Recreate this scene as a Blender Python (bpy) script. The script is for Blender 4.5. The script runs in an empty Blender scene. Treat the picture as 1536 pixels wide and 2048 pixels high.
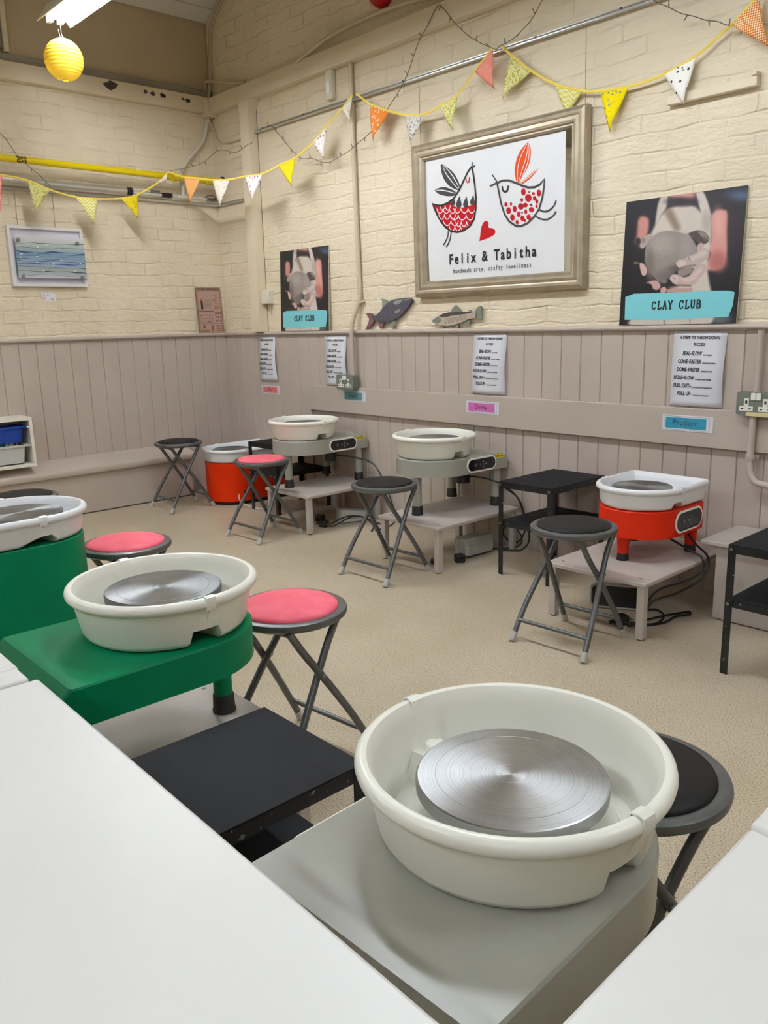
import bpy, bmesh, math, random
import numpy as np
from mathutils import Vector, Matrix
from mathutils.geometry import tessellate_polygon
random.seed(7)
PI = math.pi
SC = bpy.context.scene
COL = SC.collection
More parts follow.
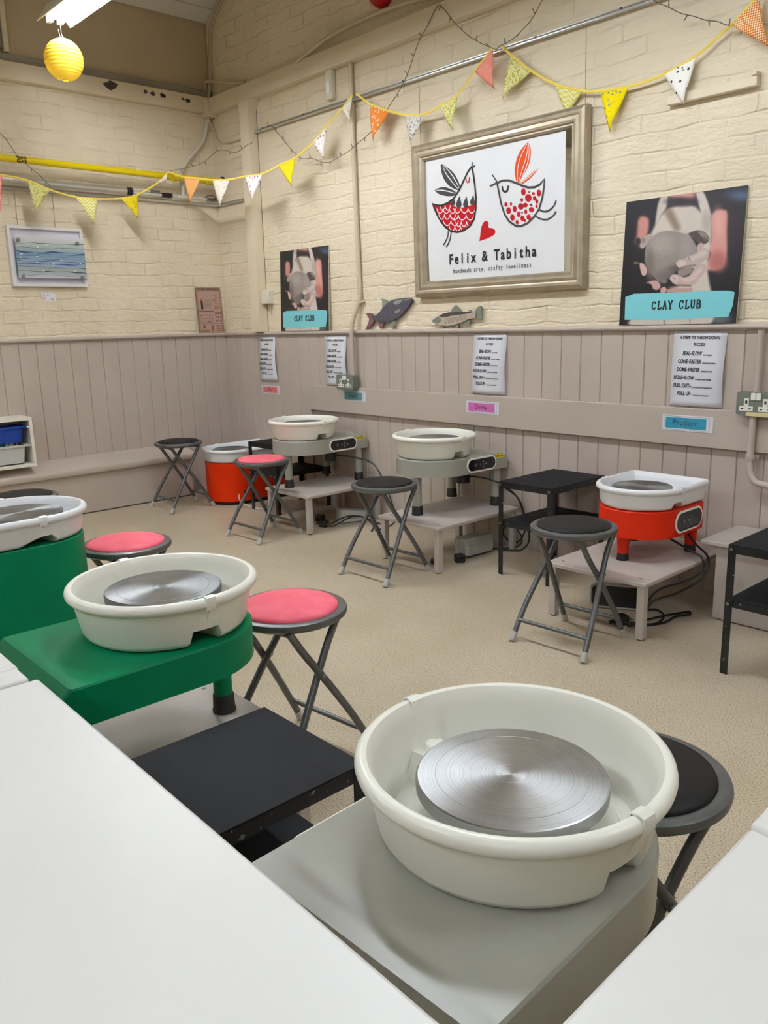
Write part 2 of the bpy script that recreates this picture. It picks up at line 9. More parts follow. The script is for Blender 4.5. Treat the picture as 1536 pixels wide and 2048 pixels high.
DATA = {"bird":{"wingA":[[2.1525,1.8906],[2.1434,1.8859],[2.1451,1.8765],[2.1501,1.8454],[2.171,1.809],[2.2061,1.777],[2.2583,1.7533],[2.273,1.7503],[2.2714,1.7715],[2.2544,1.8068],[2.2243,1.844],[2.1807,1.8743]],"wingB":[[2.0965,1.7745],[2.1257,1.7812],[2.1707,1.7797],[2.2235,1.7596],[2.2496,1.7411],[2.2452,1.7368],[2.2189,1.7316],[2.1702,1.7388],[2.1253,1.7535]],"veinA1":[[2.1586,1.8806],[2.1803,1.8411],[2.2238,1.7928],[2.267,1.7522]],"veinA2":[[2.163,1.883],[2.2068,1.8435],[2.2456,1.7959],[2.2713,1.7535]],"veinB":[[2.1028,1.7737],[2.1616,1.7656],[2.2452,1.7405]],"out1":[[2.3505,1.8496],[2.327,1.8324],[2.3015,1.8004],[2.28,1.7704],[2.2583,1.7461],[2.2275,1.7196],[2.1876,1.7029],[2.1426,1.6957],[2.1063,1.7018],[2.0789,1.7137],[2.0923,1.6921],[2.1102,1.6588],[2.137,1.6216],[2.1684,1.5904],[2.204,1.5683],[2.2482,1.5592],[2.2918,1.5631],[2.3347,1.5802],[2.3602,1.6079],[2.3728,1.6544],[2.3753,1.7018],[2.3687,1.7618],[2.3604,1.81],[2.3505,1.8496]],"red1":[[2.0789,1.7137],[2.1063,1.7012],[2.1426,1.6945],[2.1876,1.701],[2.2098,1.7095],[2.2229,1.6865],[2.2577,1.6722],[2.3009,1.6697],[2.3434,1.6757],[2.3745,1.69],[2.3728,1.6544],[2.3602,1.6079],[2.3347,1.5802],[2.2918,1.5631],[2.2482,1.5592],[2.204,1.5683],[2.1684,1.5904],[2.137,1.6216],[2.1102,1.6588],[2.0923,1.6921]],"drop0":[[2.2302,1.7241],[2.2135,1.7088],[2.2071,1.698],[2.2149,1.6893],[2.2229,1.6865],[2.2324,1.6885],[2.2387,1.6962],[2.2341,1.7083]],"drop1":[[2.2694,1.7278],[2.2508,1.7039],[2.243,1.6873],[2.2525,1.6734],[2.2621,1.6705],[2.2735,1.6722],[2.2812,1.6858],[2.2756,1.7039]],"drop2":[[2.3139,1.72],[2.2968,1.6982],[2.2898,1.6831],[2.2983,1.6706],[2.3069,1.6679],[2.3171,1.6697],[2.324,1.6818],[2.3189,1.6982]],"drop3":[[2.3586,1.7204],[2.3418,1.701],[2.335,1.6875],[2.3434,1.6763],[2.3519,1.6736],[2.3619,1.6754],[2.3686,1.6859],[2.3636,1.7008]],"scale0":[[2.1106,1.6857],[2.1157,1.6714],[2.1323,1.6596],[2.1491,1.6677],[2.1545,1.6808]],"scale1":[[2.1545,1.6808],[2.1595,1.6666],[2.1759,1.6549],[2.1924,1.6629],[2.1977,1.6759]],"scale2":[[2.1977,1.6759],[2.2027,1.6618],[2.2188,1.6502],[2.2351,1.6582],[2.2403,1.6711]],"scale3":[[2.2271,1.6744],[2.2328,1.6603],[2.251,1.6486],[2.2693,1.6563],[2.2751,1.669]],"scale4":[[2.2751,1.669],[2.2807,1.6551],[2.2986,1.6434],[2.3166,1.6511],[2.3222,1.6637]],"scale5":[[2.3222,1.6637],[2.3278,1.6499],[2.3455,1.6383],[2.3631,1.646],[2.3686,1.6585]],"scale6":[[2.1239,1.6561],[2.1284,1.6419],[2.1432,1.6303],[2.1583,1.6387],[2.1631,1.6519]],"scale7":[[2.1631,1.6519],[2.1676,1.6378],[2.1823,1.6263],[2.1971,1.6347],[2.2018,1.6477]],"scale8":[[2.2018,1.6477],[2.2063,1.6337],[2.2208,1.6223],[2.2354,1.6306],[2.2401,1.6436]],"scale9":[[2.2048,1.6443],[2.211,1.6301],[2.231,1.6182],[2.2511,1.6259],[2.2575,1.6387]],"scale10":[[2.2575,1.6387],[2.2637,1.6246],[2.2834,1.6128],[2.3031,1.6205],[2.3093,1.6331]],"scale11":[[2.3093,1.6331],[2.3154,1.6192],[2.3348,1.6075],[2.3541,1.6151],[2.3602,1.6277]],"scale12":[[2.1552,1.6229],[2.1613,1.6085],[2.1808,1.5966],[2.2004,1.6046],[2.2067,1.6176]],"scale13":[[2.2067,1.6176],[2.2127,1.6034],[2.2319,1.5916],[2.2512,1.5995],[2.2573,1.6124]],"scale14":[[2.2398,1.6099],[2.2441,1.5959],[2.2578,1.5847],[2.2717,1.5932],[2.2761,1.6062]],"scale15":[[2.2761,1.6062],[2.2804,1.5923],[2.294,1.5812],[2.3077,1.5896],[2.312,1.6025]],"scale16":[[2.312,1.6025],[2.3163,1.5887],[2.3297,1.5777],[2.3432,1.5861],[2.3475,1.5989]],"scale17":[[2.1953,1.5927],[2.1998,1.5786],[2.2144,1.5673],[2.229,1.5758],[2.2337,1.5889]],"scale18":[[2.2337,1.5889],[2.2382,1.5749],[2.2526,1.5637],[2.267,1.5722],[2.2717,1.5852]],"scale19":[[2.2717,1.5852],[2.2761,1.5713],[2.2903,1.5601],[2.3046,1.5686],[2.3091,1.5815]],"scale20":[[2.1336,1.6986],[2.1377,1.6845],[2.1514,1.673],[2.1652,1.6814],[2.1696,1.6945]],"scale21":[[2.1696,1.6945],[2.1738,1.6804],[2.1872,1.6691],[2.2008,1.6774],[2.2052,1.6904]],"beak1":[[2.3505,1.8467],[2.3539,1.8696]],"beak1b":[[2.3422,1.8444],[2.3729,1.8504]],"eye1":[[2.3126,1.8018],[2.3167,1.7864],[2.3252,1.7811],[2.3319,1.7874],[2.3337,1.8049]],"leg1":[[2.1879,1.5698],[2.184,1.5451],[2.1675,1.5215],[2.151,1.5052]],"leg1b":[[2.2066,1.5649],[2.2019,1.5373],[2.1872,1.5104],[2.1717,1.4947]],"out2":[[2.5066,1.7553],[2.538,1.7614],[2.5768,1.7573],[2.6152,1.742],[2.6532,1.7246],[2.6906,1.7113],[2.7273,1.7082],[2.7562,1.7166],[2.7794,1.7354],[2.778,1.7028],[2.7683,1.6545],[2.7511,1.6121],[2.7225,1.5816],[2.6858,1.5571],[2.6483,1.5483],[2.6177,1.5524],[2.5788,1.5765],[2.5511,1.6113],[2.531,1.6599],[2.5188,1.7076],[2.5066,1.7553]],"beak2":[[2.4786,1.7948],[2.5082,1.7579]],"beak2b":[[2.4628,1.7466],[2.5082,1.7562]],"eye2":[[2.5382,1.7368],[2.5423,1.719],[2.5541,1.7101],[2.568,1.7141],[2.5747,1.7348]],"wingC":[[2.6872,1.9047],[2.6471,1.8783],[2.6215,1.8408],[2.6115,1.7976],[2.6149,1.7634],[2.6267,1.7365],[2.6395,1.7331],[2.6527,1.7582],[2.6818,1.793],[2.6995,1.829],[2.7024,1.8723]],"wingD":[[2.746,1.7876],[2.7187,1.7767],[2.6824,1.7569],[2.6343,1.7316],[2.6605,1.732],[2.6973,1.7466],[2.7298,1.7697]],"veinC1":[[2.6859,1.8995],[2.6511,1.8584],[2.6295,1.8062],[2.6289,1.739]],"veinC2":[[2.6888,1.899],[2.6773,1.8433],[2.6522,1.7862],[2.6327,1.7374]],"veinC3":[[2.691,1.8959],[2.692,1.8411],[2.6708,1.7891],[2.6365,1.7352]],"veinD":[[2.7418,1.7855],[2.7044,1.7622],[2.6418,1.7328]],"dot0":[[2.6753,1.6948],[2.6736,1.6872],[2.6688,1.682],[2.6621,1.6808],[2.6553,1.6837],[2.6503,1.6901],[2.6483,1.6982],[2.65,1.7059],[2.6549,1.711],[2.6616,1.7123],[2.6684,1.7093],[2.6734,1.7029]],"dot1":[[2.7006,1.6906],[2.6998,1.6887],[2.6977,1.6875],[2.6947,1.6874],[2.6917,1.6883],[2.6895,1.69],[2.6887,1.692],[2.6895,1.6939],[2.6916,1.6951],[2.6946,1.6952],[2.6975,1.6943],[2.6997,1.6926]],"dot2":[[2.7279,1.6805],[2.7267,1.6773],[2.7232,1.6753],[2.7185,1.6749],[2.7137,1.6764],[2.7101,1.6793],[2.7088,1.6828],[2.71,1.686],[2.7135,1.688],[2.7182,1.6883],[2.723,1.6868],[2.7266,1.684]],"dot3":[[2.762,1.679],[2.7605,1.672],[2.7561,1.6673],[2.75,1.6661],[2.7438,1.6688],[2.7391,1.6746],[2.7373,1.6821],[2.7388,1.6891],[2.7433,1.6938],[2.7494,1.6949],[2.7556,1.6922],[2.7602,1.6864]],"dot4":[[2.7084,1.6645],[2.7061,1.6564],[2.6994,1.651],[2.6902,1.6498],[2.6808,1.6532],[2.6739,1.6602],[2.6713,1.669],[2.6736,1.6771],[2.6803,1.6824],[2.6896,1.6835],[2.6989,1.6801],[2.7058,1.6732]],"dot5":[[2.7349,1.6596],[2.7337,1.6547],[2.7303,1.6515],[2.7255,1.6507],[2.7207,1.6526],[2.7172,1.6567],[2.7158,1.6619],[2.717,1.6668],[2.7204,1.67],[2.7252,1.6708],[2.7299,1.6689],[2.7335,1.6648]],"dot6":[[2.7461,1.6449],[2.7451,1.64],[2.7422,1.6367],[2.7383,1.6358],[2.7342,1.6376],[2.7312,1.6417],[2.73,1.6468],[2.731,1.6517],[2.7339,1.655],[2.7379,1.6559],[2.7419,1.6541],[2.7449,1.6501]],"dot7":[[2.6609,1.6618],[2.6598,1.6579],[2.6569,1.6554],[2.6527,1.6548],[2.6486,1.6564],[2.6455,1.6596],[2.6443,1.6637],[2.6454,1.6676],[2.6484,1.6701],[2.6525,1.6707],[2.6567,1.6691],[2.6597,1.6658]],"dot8":[[2.7429,1.6242],[2.7421,1.6203],[2.7397,1.6177],[2.7364,1.6171],[2.7331,1.6185],[2.7307,1.6216],[2.7297,1.6257],[2.7305,1.6295],[2.7329,1.6321],[2.7361,1.6327],[2.7394,1.6313],[2.7419,1.6282]],"dot9":[[2.5686,1.6527],[2.5674,1.6479],[2.564,1.6447],[2.5594,1.6439],[2.5547,1.6458],[2.5512,1.6498],[2.5499,1.6548],[2.5511,1.6596],[2.5545,1.6628],[2.5592,1.6635],[2.5639,1.6617],[2.5673,1.6577]],"dot10":[[2.5957,1.6512],[2.5949,1.6473],[2.5927,1.6447],[2.5896,1.6439],[2.5865,1.6454],[2.5842,1.6486],[2.5834,1.6527],[2.5841,1.6566],[2.5864,1.6593],[2.5895,1.66],[2.5926,1.6586],[2.5948,1.6554]],"dot11":[[2.5891,1.6227],[2.5873,1.6155],[2.5823,1.6105],[2.5753,1.6093],[2.5683,1.6121],[2.5631,1.6181],[2.5611,1.6258],[2.5629,1.6331],[2.568,1.6381],[2.575,1.6393],[2.582,1.6365],[2.5872,1.6304]],"dot12":[[2.6228,1.6264],[2.6214,1.6195],[2.6173,1.6147],[2.6115,1.6134],[2.6058,1.6159],[2.6015,1.6217],[2.5998,1.629],[2.6013,1.636],[2.6054,1.6408],[2.6112,1.642],[2.6169,1.6395],[2.6212,1.6338]],"dot13":[[2.6636,1.6332],[2.6615,1.6266],[2.6555,1.6223],[2.6472,1.6214],[2.6388,1.6242],[2.6326,1.6299],[2.6303,1.637],[2.6325,1.6436],[2.6385,1.6479],[2.6468,1.6487],[2.6551,1.6459],[2.6613,1.6402]],"dot14":[[2.686,1.6363],[2.6844,1.6314],[2.6798,1.6282],[2.6734,1.6276],[2.667,1.6296],[2.6623,1.6339],[2.6605,1.6392],[2.6621,1.6441],[2.6667,1.6473],[2.6731,1.6479],[2.6795,1.6458],[2.6842,1.6415]],"dot15":[[2.7126,1.6343],[2.7117,1.6322],[2.709,1.6309],[2.7053,1.6307],[2.7016,1.6317],[2.6989,1.6337],[2.6978,1.636],[2.6988,1.6382],[2.7015,1.6395],[2.7052,1.6397],[2.7089,1.6386],[2.7116,1.6367]],"dot16":[[2.7234,1.6124],[2.7215,1.607],[2.7162,1.6035],[2.7088,1.6028],[2.7014,1.6051],[2.6958,1.6098],[2.6938,1.6157],[2.6956,1.6211],[2.701,1.6246],[2.7084,1.6253],[2.7158,1.6229],[2.7213,1.6182]],"dot17":[[2.6842,1.6083],[2.6832,1.6033],[2.6802,1.5999],[2.6761,1.599],[2.672,1.6008],[2.6689,1.6049],[2.6677,1.6101],[2.6687,1.6151],[2.6717,1.6185],[2.6758,1.6194],[2.6799,1.6176],[2.683,1.6135]],"dot18":[[2.6603,1.6069],[2.6597,1.6047],[2.658,1.6032],[2.6558,1.6029],[2.6535,1.6037],[2.6518,1.6056],[2.6512,1.6079],[2.6518,1.6101],[2.6534,1.6116],[2.6557,1.612],[2.6579,1.6111],[2.6596,1.6093]],"dot19":[[2.6452,1.6012],[2.6439,1.595],[2.6401,1.5908],[2.6348,1.5897],[2.6294,1.592],[2.6254,1.597],[2.6239,1.6035],[2.6253,1.6096],[2.6291,1.6138],[2.6344,1.6149],[2.6398,1.6126],[2.6437,1.6076]],"dot20":[[2.6111,1.5905],[2.6094,1.5835],[2.6047,1.5787],[2.5981,1.5774],[2.5915,1.5801],[2.5867,1.5858],[2.5848,1.5933],[2.5865,1.6003],[2.5913,1.6051],[2.5978,1.6063],[2.6044,1.6036],[2.6092,1.5979]],"dot21":[[2.6682,1.5805],[2.6668,1.5744],[2.6627,1.5702],[2.6571,1.5691],[2.6514,1.5714],[2.6471,1.5764],[2.6455,1.5829],[2.6469,1.589],[2.651,1.5932],[2.6567,1.5942],[2.6624,1.592],[2.6666,1.5869]],"dot22":[[2.7055,1.5817],[2.7039,1.5756],[2.6994,1.5716],[2.6931,1.5705],[2.6867,1.5729],[2.6819,1.5779],[2.6801,1.5844],[2.6817,1.5904],[2.6863,1.5945],[2.6926,1.5955],[2.699,1.5931],[2.7037,1.5881]],"dot23":[[2.6343,1.5669],[2.6333,1.5618],[2.6303,1.5583],[2.6261,1.5573],[2.6218,1.5592],[2.6187,1.5633],[2.6175,1.5686],[2.6186,1.5736],[2.6216,1.5771],[2.6258,1.5781],[2.63,1.5762],[2.6331,1.5721]],"dot24":[[2.6766,1.5705],[2.6759,1.5672],[2.6737,1.5649],[2.6707,1.5643],[2.6677,1.5655],[2.6654,1.5683],[2.6646,1.5718],[2.6653,1.5751],[2.6675,1.5774],[2.6705,1.578],[2.6735,1.5768],[2.6758,1.574]],"tail1":[[2.7512,1.6093],[2.7803,1.5977],[2.8088,1.6012],[2.8332,1.6166],[2.8453,1.6387]],"tail2":[[2.7298,1.5853],[2.7593,1.5693],[2.7955,1.5628],[2.8273,1.5733],[2.8458,1.5916]],"heart":[[2.392,1.5035],[2.3987,1.5319],[2.4061,1.5672],[2.4226,1.5895],[2.439,1.5926],[2.453,1.5805],[2.4514,1.5616],[2.4758,1.5557],[2.492,1.5441],[2.4905,1.5295],[2.4719,1.5193],[2.4352,1.5106]],"t1":[[2.1888,1.4093],[2.7421,1.4068],[2.1893,1.4504]],"t2":[[2.2154,1.3651],[2.7117,1.3628],[2.2156,1.3822]],"print":[[2.0346,1.9234],[2.889,1.9169],[2.8903,1.3205],[2.0464,1.3241]]},"fish":{"a_body":[[1.5993,1.1604],[1.632,1.169],[1.661,1.1845],[1.6937,1.2111],[1.7327,1.2327],[1.7742,1.2462],[1.8216,1.2507],[1.8682,1.2525],[1.8977,1.2523],[1.9151,1.2454],[1.9189,1.2396],[1.9067,1.2223],[1.8866,1.203],[1.8528,1.1772],[1.8187,1.1555],[1.7706,1.1361],[1.7289,1.1277],[1.694,1.127],[1.6661,1.1321],[1.6344,1.1401],[1.6021,1.1407]],"a_tail":[[1.6015,1.1594],[1.5963,1.1736],[1.5712,1.1798],[1.5397,1.1782],[1.5536,1.1614],[1.5648,1.1494],[1.558,1.1284],[1.5282,1.089],[1.5527,1.0916],[1.579,1.1092],[1.6017,1.13],[1.6059,1.1439]],"a_dorsal":[[1.6773,1.2038],[1.6783,1.23],[1.6744,1.2562],[1.6988,1.2535],[1.7227,1.2421],[1.7383,1.2348],[1.7043,1.2154]],"a_anal":[[1.6344,1.1401],[1.6406,1.1176],[1.6545,1.0918],[1.6733,1.1009],[1.6975,1.1269],[1.6661,1.1321]],"a_pelvic":[[1.7672,1.1376],[1.7494,1.1205],[1.7433,1.1022],[1.7587,1.0892],[1.7704,1.09],[1.7694,1.1019],[1.7803,1.12],[1.7829,1.1382]],"a_head":[[1.7738,1.2336],[1.7944,1.2418],[1.8281,1.2451],[1.8615,1.2474],[1.8479,1.2377],[1.8275,1.225],[1.8003,1.2155],[1.7836,1.2197]],"a_pec":[[1.7823,1.1827],[1.7996,1.1921],[1.8301,1.198],[1.825,1.1847],[1.8092,1.1747],[1.7889,1.1743]],"a_mouth":[[1.8681,1.2472],[1.8977,1.2496],[1.9106,1.2456],[1.8875,1.2385],[1.8612,1.2372]],"b_body":[[2.0671,1.1283],[2.0827,1.1389],[2.1137,1.1533],[2.1472,1.1641],[2.1922,1.1706],[2.2452,1.1721],[2.2972,1.1707],[2.3427,1.1695],[2.3652,1.173],[2.3736,1.1638],[2.368,1.1392],[2.3483,1.1376],[2.3256,1.1339],[2.2913,1.1221],[2.2506,1.1123],[2.2094,1.1053],[2.1615,1.1026],[2.1313,1.1078],[2.0978,1.1148],[2.0731,1.1204]],"b_back":[[2.1228,1.1522],[2.1472,1.1632],[2.1922,1.1697],[2.2452,1.1713],[2.2972,1.1699],[2.3427,1.1687],[2.3607,1.1674],[2.3314,1.1615],[2.2857,1.1577],[2.2275,1.1549],[2.18,1.1484],[2.147,1.1461]],"b_tail":[[2.3652,1.1722],[2.3819,1.1902],[2.4013,1.1957],[2.4085,1.1853],[2.4041,1.165],[2.4096,1.1424],[2.4086,1.1293],[2.3875,1.1314],[2.368,1.1392],[2.3719,1.1597]],"b_dorsal":[[2.1981,1.1717],[2.2131,1.1911],[2.2338,1.2043],[2.2512,1.1921],[2.2685,1.1757],[2.2452,1.1704]],"b_adipose":[[2.3201,1.1714],[2.3258,1.1774],[2.3371,1.1771],[2.3416,1.1695]],"b_pelvic":[[2.2183,1.1086],[2.227,1.0957],[2.2387,1.0905],[2.2505,1.092],[2.2476,1.1039],[2.2448,1.1115]],"b_anal":[[2.2797,1.1181],[2.3027,1.1072],[2.3256,1.1035],[2.3313,1.1151],[2.3256,1.1339]],"b_pec":[[2.1344,1.1142],[2.1373,1.0969],[2.1463,1.0903],[2.1542,1.0924],[2.1495,1.1032],[2.1556,1.1117]],"b_gill":[[2.0689,1.1274],[2.0858,1.1375],[2.1136,1.1499],[2.1318,1.1443],[2.1377,1.1292],[2.1253,1.1165],[2.0978,1.1169]]},"garlands":[{"tape":[[0.16,-1.5857,1.9839],[0.16,-1.4814,1.9808],[0.16,-1.3364,1.9676],[0.16,-1.2086,1.9247],[0.16,-1.0646,1.8976],[0.16,-0.927,1.8968],[0.16,-0.7795,1.9107],[0.16,-0.6646,1.9429],[0.16,-0.5141,2.029],[0.16,-0.4493,2.0913]],"flags":[["coral",[[0.16,-1.5361,1.9653],[0.16,-1.4686,1.9767],[0.16,-1.509,1.7819]]],["lime",[[0.16,-1.3364,1.9676],[0.16,-1.2086,1.9247],[0.16,-1.3145,1.8]]],["chevron",[[0.16,-1.0646,1.8976],[0.16,-0.927,1.8968],[0.16,-0.9742,1.7484]]],["yellowfloral",[[0.16,-0.7795,1.9107],[0.16,-0.6646,1.9429],[0.16,-0.6858,1.7972]]],["whitesprig",[[0.16,-0.5216,2.0224],[0.16,-0.4455,2.0946],[0.16,-0.4752,2.0384]]]]},{"tape":[[0.1415,-0.4354,2.0982],[0.2711,-0.3978,2.054],[0.3999,-0.3604,2.0309],[0.4981,-0.3319,2.0115],[0.63,-0.2937,1.9999],[0.7483,-0.2593,2.0039],[0.8781,-0.2217,2.0061],[0.9956,-0.1876,2.0365],[1.1131,-0.1535,2.0657],[1.2358,-0.1179,2.1272],[1.3291,-0.0909,2.2031],[1.4324,-0.0609,2.2749],[1.5011,-0.041,2.3346]],"flags":[["orangestripe",[[0.2711,-0.3978,2.054],[0.3999,-0.3604,2.0309],[0.3161,-0.3847,1.8891]]],["whitesprig",[[0.4981,-0.3319,2.0115],[0.63,-0.2937,1.9999],[0.5538,-0.3158,1.8431]]],["pinkdot",[[0.7483,-0.2593,2.0039],[0.8781,-0.2217,2.0061],[0.8003,-0.2443,1.8544]]],["yellow",[[0.9956,-0.1876,2.0365],[1.1131,-0.1535,2.0657],[1.0897,-0.1603,1.9087]]],["pinkdot",[[1.2358,-0.1179,2.1272],[1.3291,-0.0909,2.2031],[1.3173,-0.0943,2.0277]]],["whitesprig",[[1.4324,-0.0609,2.2749],[1.5011,-0.041,2.3346],[1.4925,-0.0435,2.1979]]]]},{"tape":[[1.57,-0.0685,2.324],[1.6784,-0.0675,2.249],[1.8183,-0.0662,2.1912],[1.9387,-0.0651,2.1499],[2.0725,-0.0639,2.1298],[2.1778,-0.0629,2.1462],[2.2919,-0.0619,2.1725],[2.3981,-0.0609,2.2514],[2.5051,-0.06,2.3272]],"flags":[["orangefloral",[[1.6784,-0.0675,2.249],[1.8183,-0.0662,2.1912],[1.698,-0.0673,2.0646]]],["greyfloral",[[1.9387,-0.0651,2.1499],[2.0725,-0.0639,2.1298],[1.9851,-0.0647,1.9963]]],["lime",[[2.1778,-0.0629,2.1462],[2.2919,-0.0619,2.1725],[2.2683,-0.0621,2.018]]],["coral",[[2.3981,-0.0609,2.2514],[2.5051,-0.06,2.3272],[2.5267,-0.0598,2.1486]]]]},{"tape":[[2.5326,-0.03,2.3323],[2.5878,-0.03,2.2826],[2.7036,-0.03,2.1917],[2.8311,-0.03,2.1125],[2.9727,-0.03,2.0559],[3.0608,-0.03,2.0379],[3.1912,-0.03,2.0279],[3.2861,-0.03,2.0317],[3.3454,-0.03,2.0404],[3.4759,-0.03,2.0757],[3.5922,-0.03,2.1415]],"flags":[["lime",[[2.5878,-0.03,2.2826],[2.7036,-0.03,2.1917],[2.5434,-0.03,2.1057]]],["chevron",[[2.8311,-0.03,2.1125],[2.9727,-0.03,2.0559],[2.8743,-0.03,1.961]]],["yellowleaf",[[3.0608,-0.03,2.0379],[3.1912,-0.03,2.0279],[3.1175,-0.03,1.869]]],["whiteblossom",[[3.3454,-0.03,2.0404],[3.4759,-0.03,2.0757],[3.44,-0.03,1.9095]]]]},{"tape":[[3.6018,-0.05,2.14],[3.6111,-0.05,2.1377],[3.6993,-0.05,2.2057],[3.75,-0.05,2.2614]],"flags":[["gingham",[[3.6109,-0.05,2.141],[3.7041,-0.05,2.2123],[3.7597,-0.05,2.0321]]]]}],"fairy":[[[0.6332,-0.06,2.3018],[0.7528,-0.06,2.3148],[0.8115,-0.06,2.2709],[0.9206,-0.06,2.1746],[1.0375,-0.06,2.0871],[1.1559,-0.06,2.0636],[1.2694,-0.06,2.0251],[1.3507,-0.06,2.0262],[1.4918,-0.06,2.0562],[1.6395,-0.06,2.1074],[1.7408,-0.06,2.151],[1.8203,-0.06,2.2202],[1.9344,-0.06,2.3139],[2.0268,-0.06,2.4516],[2.1072,-0.06,2.5307],[2.1614,-0.06,2.5855],[2.1972,-0.06,2.5717],[2.2609,-0.06,2.5021],[2.3545,-0.06,2.4154],[2.5052,-0.06,2.3231],[2.5489,-0.06,2.321],[2.6475,-0.06,2.3434],[2.7283,-0.06,2.3917],[2.7926,-0.06,2.4609]],[[3.2885,-0.06,2.3158],[3.3277,-0.06,2.2863],[3.4165,-0.06,2.2305],[3.5075,-0.06,2.1851],[3.5757,-0.06,2.1561],[3.6105,-0.06,2.1359]],[[0.17,-1.4794,2.2311],[0.17,-1.456,2.2086],[0.17,-1.4095,2.1552],[0.17,-1.3805,2.1066],[0.15,-1.3201,2.0503],[0.15,-1.2563,1.9976],[0.15,-1.2043,1.9536]],[[0.1591,-0.4304,2.1022],[0.2787,-0.3722,2.1114],[0.3803,-0.3228,2.1307],[0.4994,-0.2649,2.1909],[0.594,-0.2189,2.1667],[0.6755,-0.1792,2.2008],[0.7075,-0.1636,2.2114]]],"ledge":[[3.3623,0.0,1.9342],[3.365,0.0,1.9228],[3.7122,0.0,1.9162],[3.7034,0.0,1.9611]],"cables":{"curve":[[0.03,-0.0397,2.5202],[0.03,-0.0575,2.4438],[0.03,-0.1013,2.3301],[0.03,-0.1839,2.2434],[0.03,-0.2454,2.1753],[0.03,-0.2881,2.1095],[0.03,-0.3054,2.0399]],"corner1":[[0.2198,-0.015,3.1643],[0.1404,-0.015,3.1139],[0.0589,-0.015,3.0181],[0.0324,-0.015,2.8758],[0.024,-0.015,2.7268],[0.0341,-0.015,2.5259]],"corner2":[[0.2543,-0.015,3.1548],[0.1691,-0.015,3.1006],[0.0822,-0.015,3.0063],[0.0568,-0.015,2.8701],[0.0487,-0.015,2.7216],[0.0507,-0.015,2.5074],[0.0373,-0.015,2.4107],[0.0912,-0.015,2.3394],[0.1998,-0.015,2.3122],[0.3789,-0.015,2.3067]],"loop":[[1.223,-0.1,2.578],[1.3144,-0.1,2.6017],[1.4236,-0.1,2.6124],[1.6489,-0.1,2.6047],[1.8026,-0.1,2.5982],[1.9484,-0.1,2.5898]],"stub":[[-0.0101,-0.03,2.6246],[0.0027,-0.03,2.7137],[0.1198,-0.03,2.6921],[0.3537,-0.03,2.634],[0.4667,-0.03,2.6161]]},"cords":{"w1a":[[1.56,-0.1428,0.4165],[1.56,-0.0598,0.3619],[1.56,0.0366,0.2738],[1.6666,-0.03,0.2296]],"w1b":[[1.45,-0.3252,0.012],[1.5609,-0.3789,0.012],[1.6409,-0.3878,0.012],[1.62,-0.3455,0.018],[1.62,-0.3066,0.0433],[1.62,-0.2683,0.049],[1.62,-0.2271,0.0379],[1.6728,-0.2253,0.012],[1.7984,-0.2996,0.012],[1.8503,-0.3045,0.012],[1.8245,-0.2243,0.012]],"w1c":[[1.6563,-0.4003,0.012],[1.66,-0.3651,0.0356],[1.66,-0.3141,0.0585],[1.66,-0.2382,0.0524],[1.66,-0.1904,0.0363],[1.66,-0.1456,0.0105],[1.7162,-0.1594,0.012],[1.7497,-0.1435,0.012]],"w2a":[[2.6,-0.316,0.4099],[2.6,-0.2383,0.3706],[2.6,-0.1636,0.3238],[2.5896,-0.04,0.2482],[2.6539,-0.04,0.2061],[2.6909,-0.04,0.1385],[2.6919,-0.04,0.0724],[2.6473,-0.04,0.0272],[2.5923,-0.04,-0.0094],[2.5707,-0.1269,0.012]],"w2b":[[2.6112,-0.05,0.2749],[2.6709,-0.05,0.2031],[2.6722,-0.05,0.1152],[2.6367,-0.05,0.0497],[2.5861,-0.05,0.0218],[2.5388,-0.05,0.055],[2.5386,-0.05,0.0928],[2.5713,-0.05,0.1133],[2.6178,-0.05,0.0986],[2.6502,-0.05,0.067],[2.6461,-0.05,0.029],[2.5911,-0.05,-0.0038]],"w3a":[[3.72,-0.6212,0.3611],[3.72,-0.5309,0.3059],[3.72,-0.3929,0.2493],[3.72,-0.3384,0.1947],[3.72,-0.3979,0.1723],[3.72,-0.5512,0.1883]],"w3b":[[3.73,-0.3657,0.323],[3.73,-0.3258,0.2798],[3.73,-0.3187,0.2211],[3.73,-0.3548,0.1717],[3.73,-0.4805,0.1444],[3.73,-0.6449,0.1333]],"w3c":[[3.5858,-0.3925,0.012],[3.619,-0.3755,0.012],[3.6702,-0.4257,0.012],[3.7,-0.5052,0.012],[3.681,-0.5496,0.012],[3.6424,-0.5733,0.012]],"w3d":[[3.6612,-0.5157,0.012],[3.6852,-0.4525,0.012],[3.6897,-0.3514,0.012],[3.7096,-0.3184,0.012],[3.7219,-0.3488,0.012],[3.7047,-0.3929,0.012],[3.7096,-0.4828,0.012],[3.6713,-0.5458,0.012],[3.6287,-0.6255,0.012]],"w0":[[0.8212,0.2131,0.02]]},"plugs":[[1.4768,-0.3281,0.012],[1.6373,-0.3943,0.012],[2.486,-0.4655,0.012],[2.5101,-0.3601,0.012],[3.6191,-0.6346,0.012]],"posterH":[[944.015,81.7876,187.0],[-170.754,-1136.6,1418.0],[-0.105917,-0.0296478,1.0]],"band":[[0.0436,0.2322],[0.1222,0.2554],[0.3469,0.2537],[0.5884,0.249],[0.7477,0.2513],[0.9189,0.2453],[0.9685,0.2324],[0.9643,0.1354],[0.9363,0.0481],[0.6813,0.0448],[0.4063,0.036],[0.0506,0.0444]],"clubtext":[[0.2943,0.1232],[0.713,0.1237],[0.2963,0.1819],[0.7024,0.1827]],"waveH":[[1324.56,-109.226,210.0],[74.8608,-1020.03,1140.0],[0.0656674,-0.0402464,1.0]]}

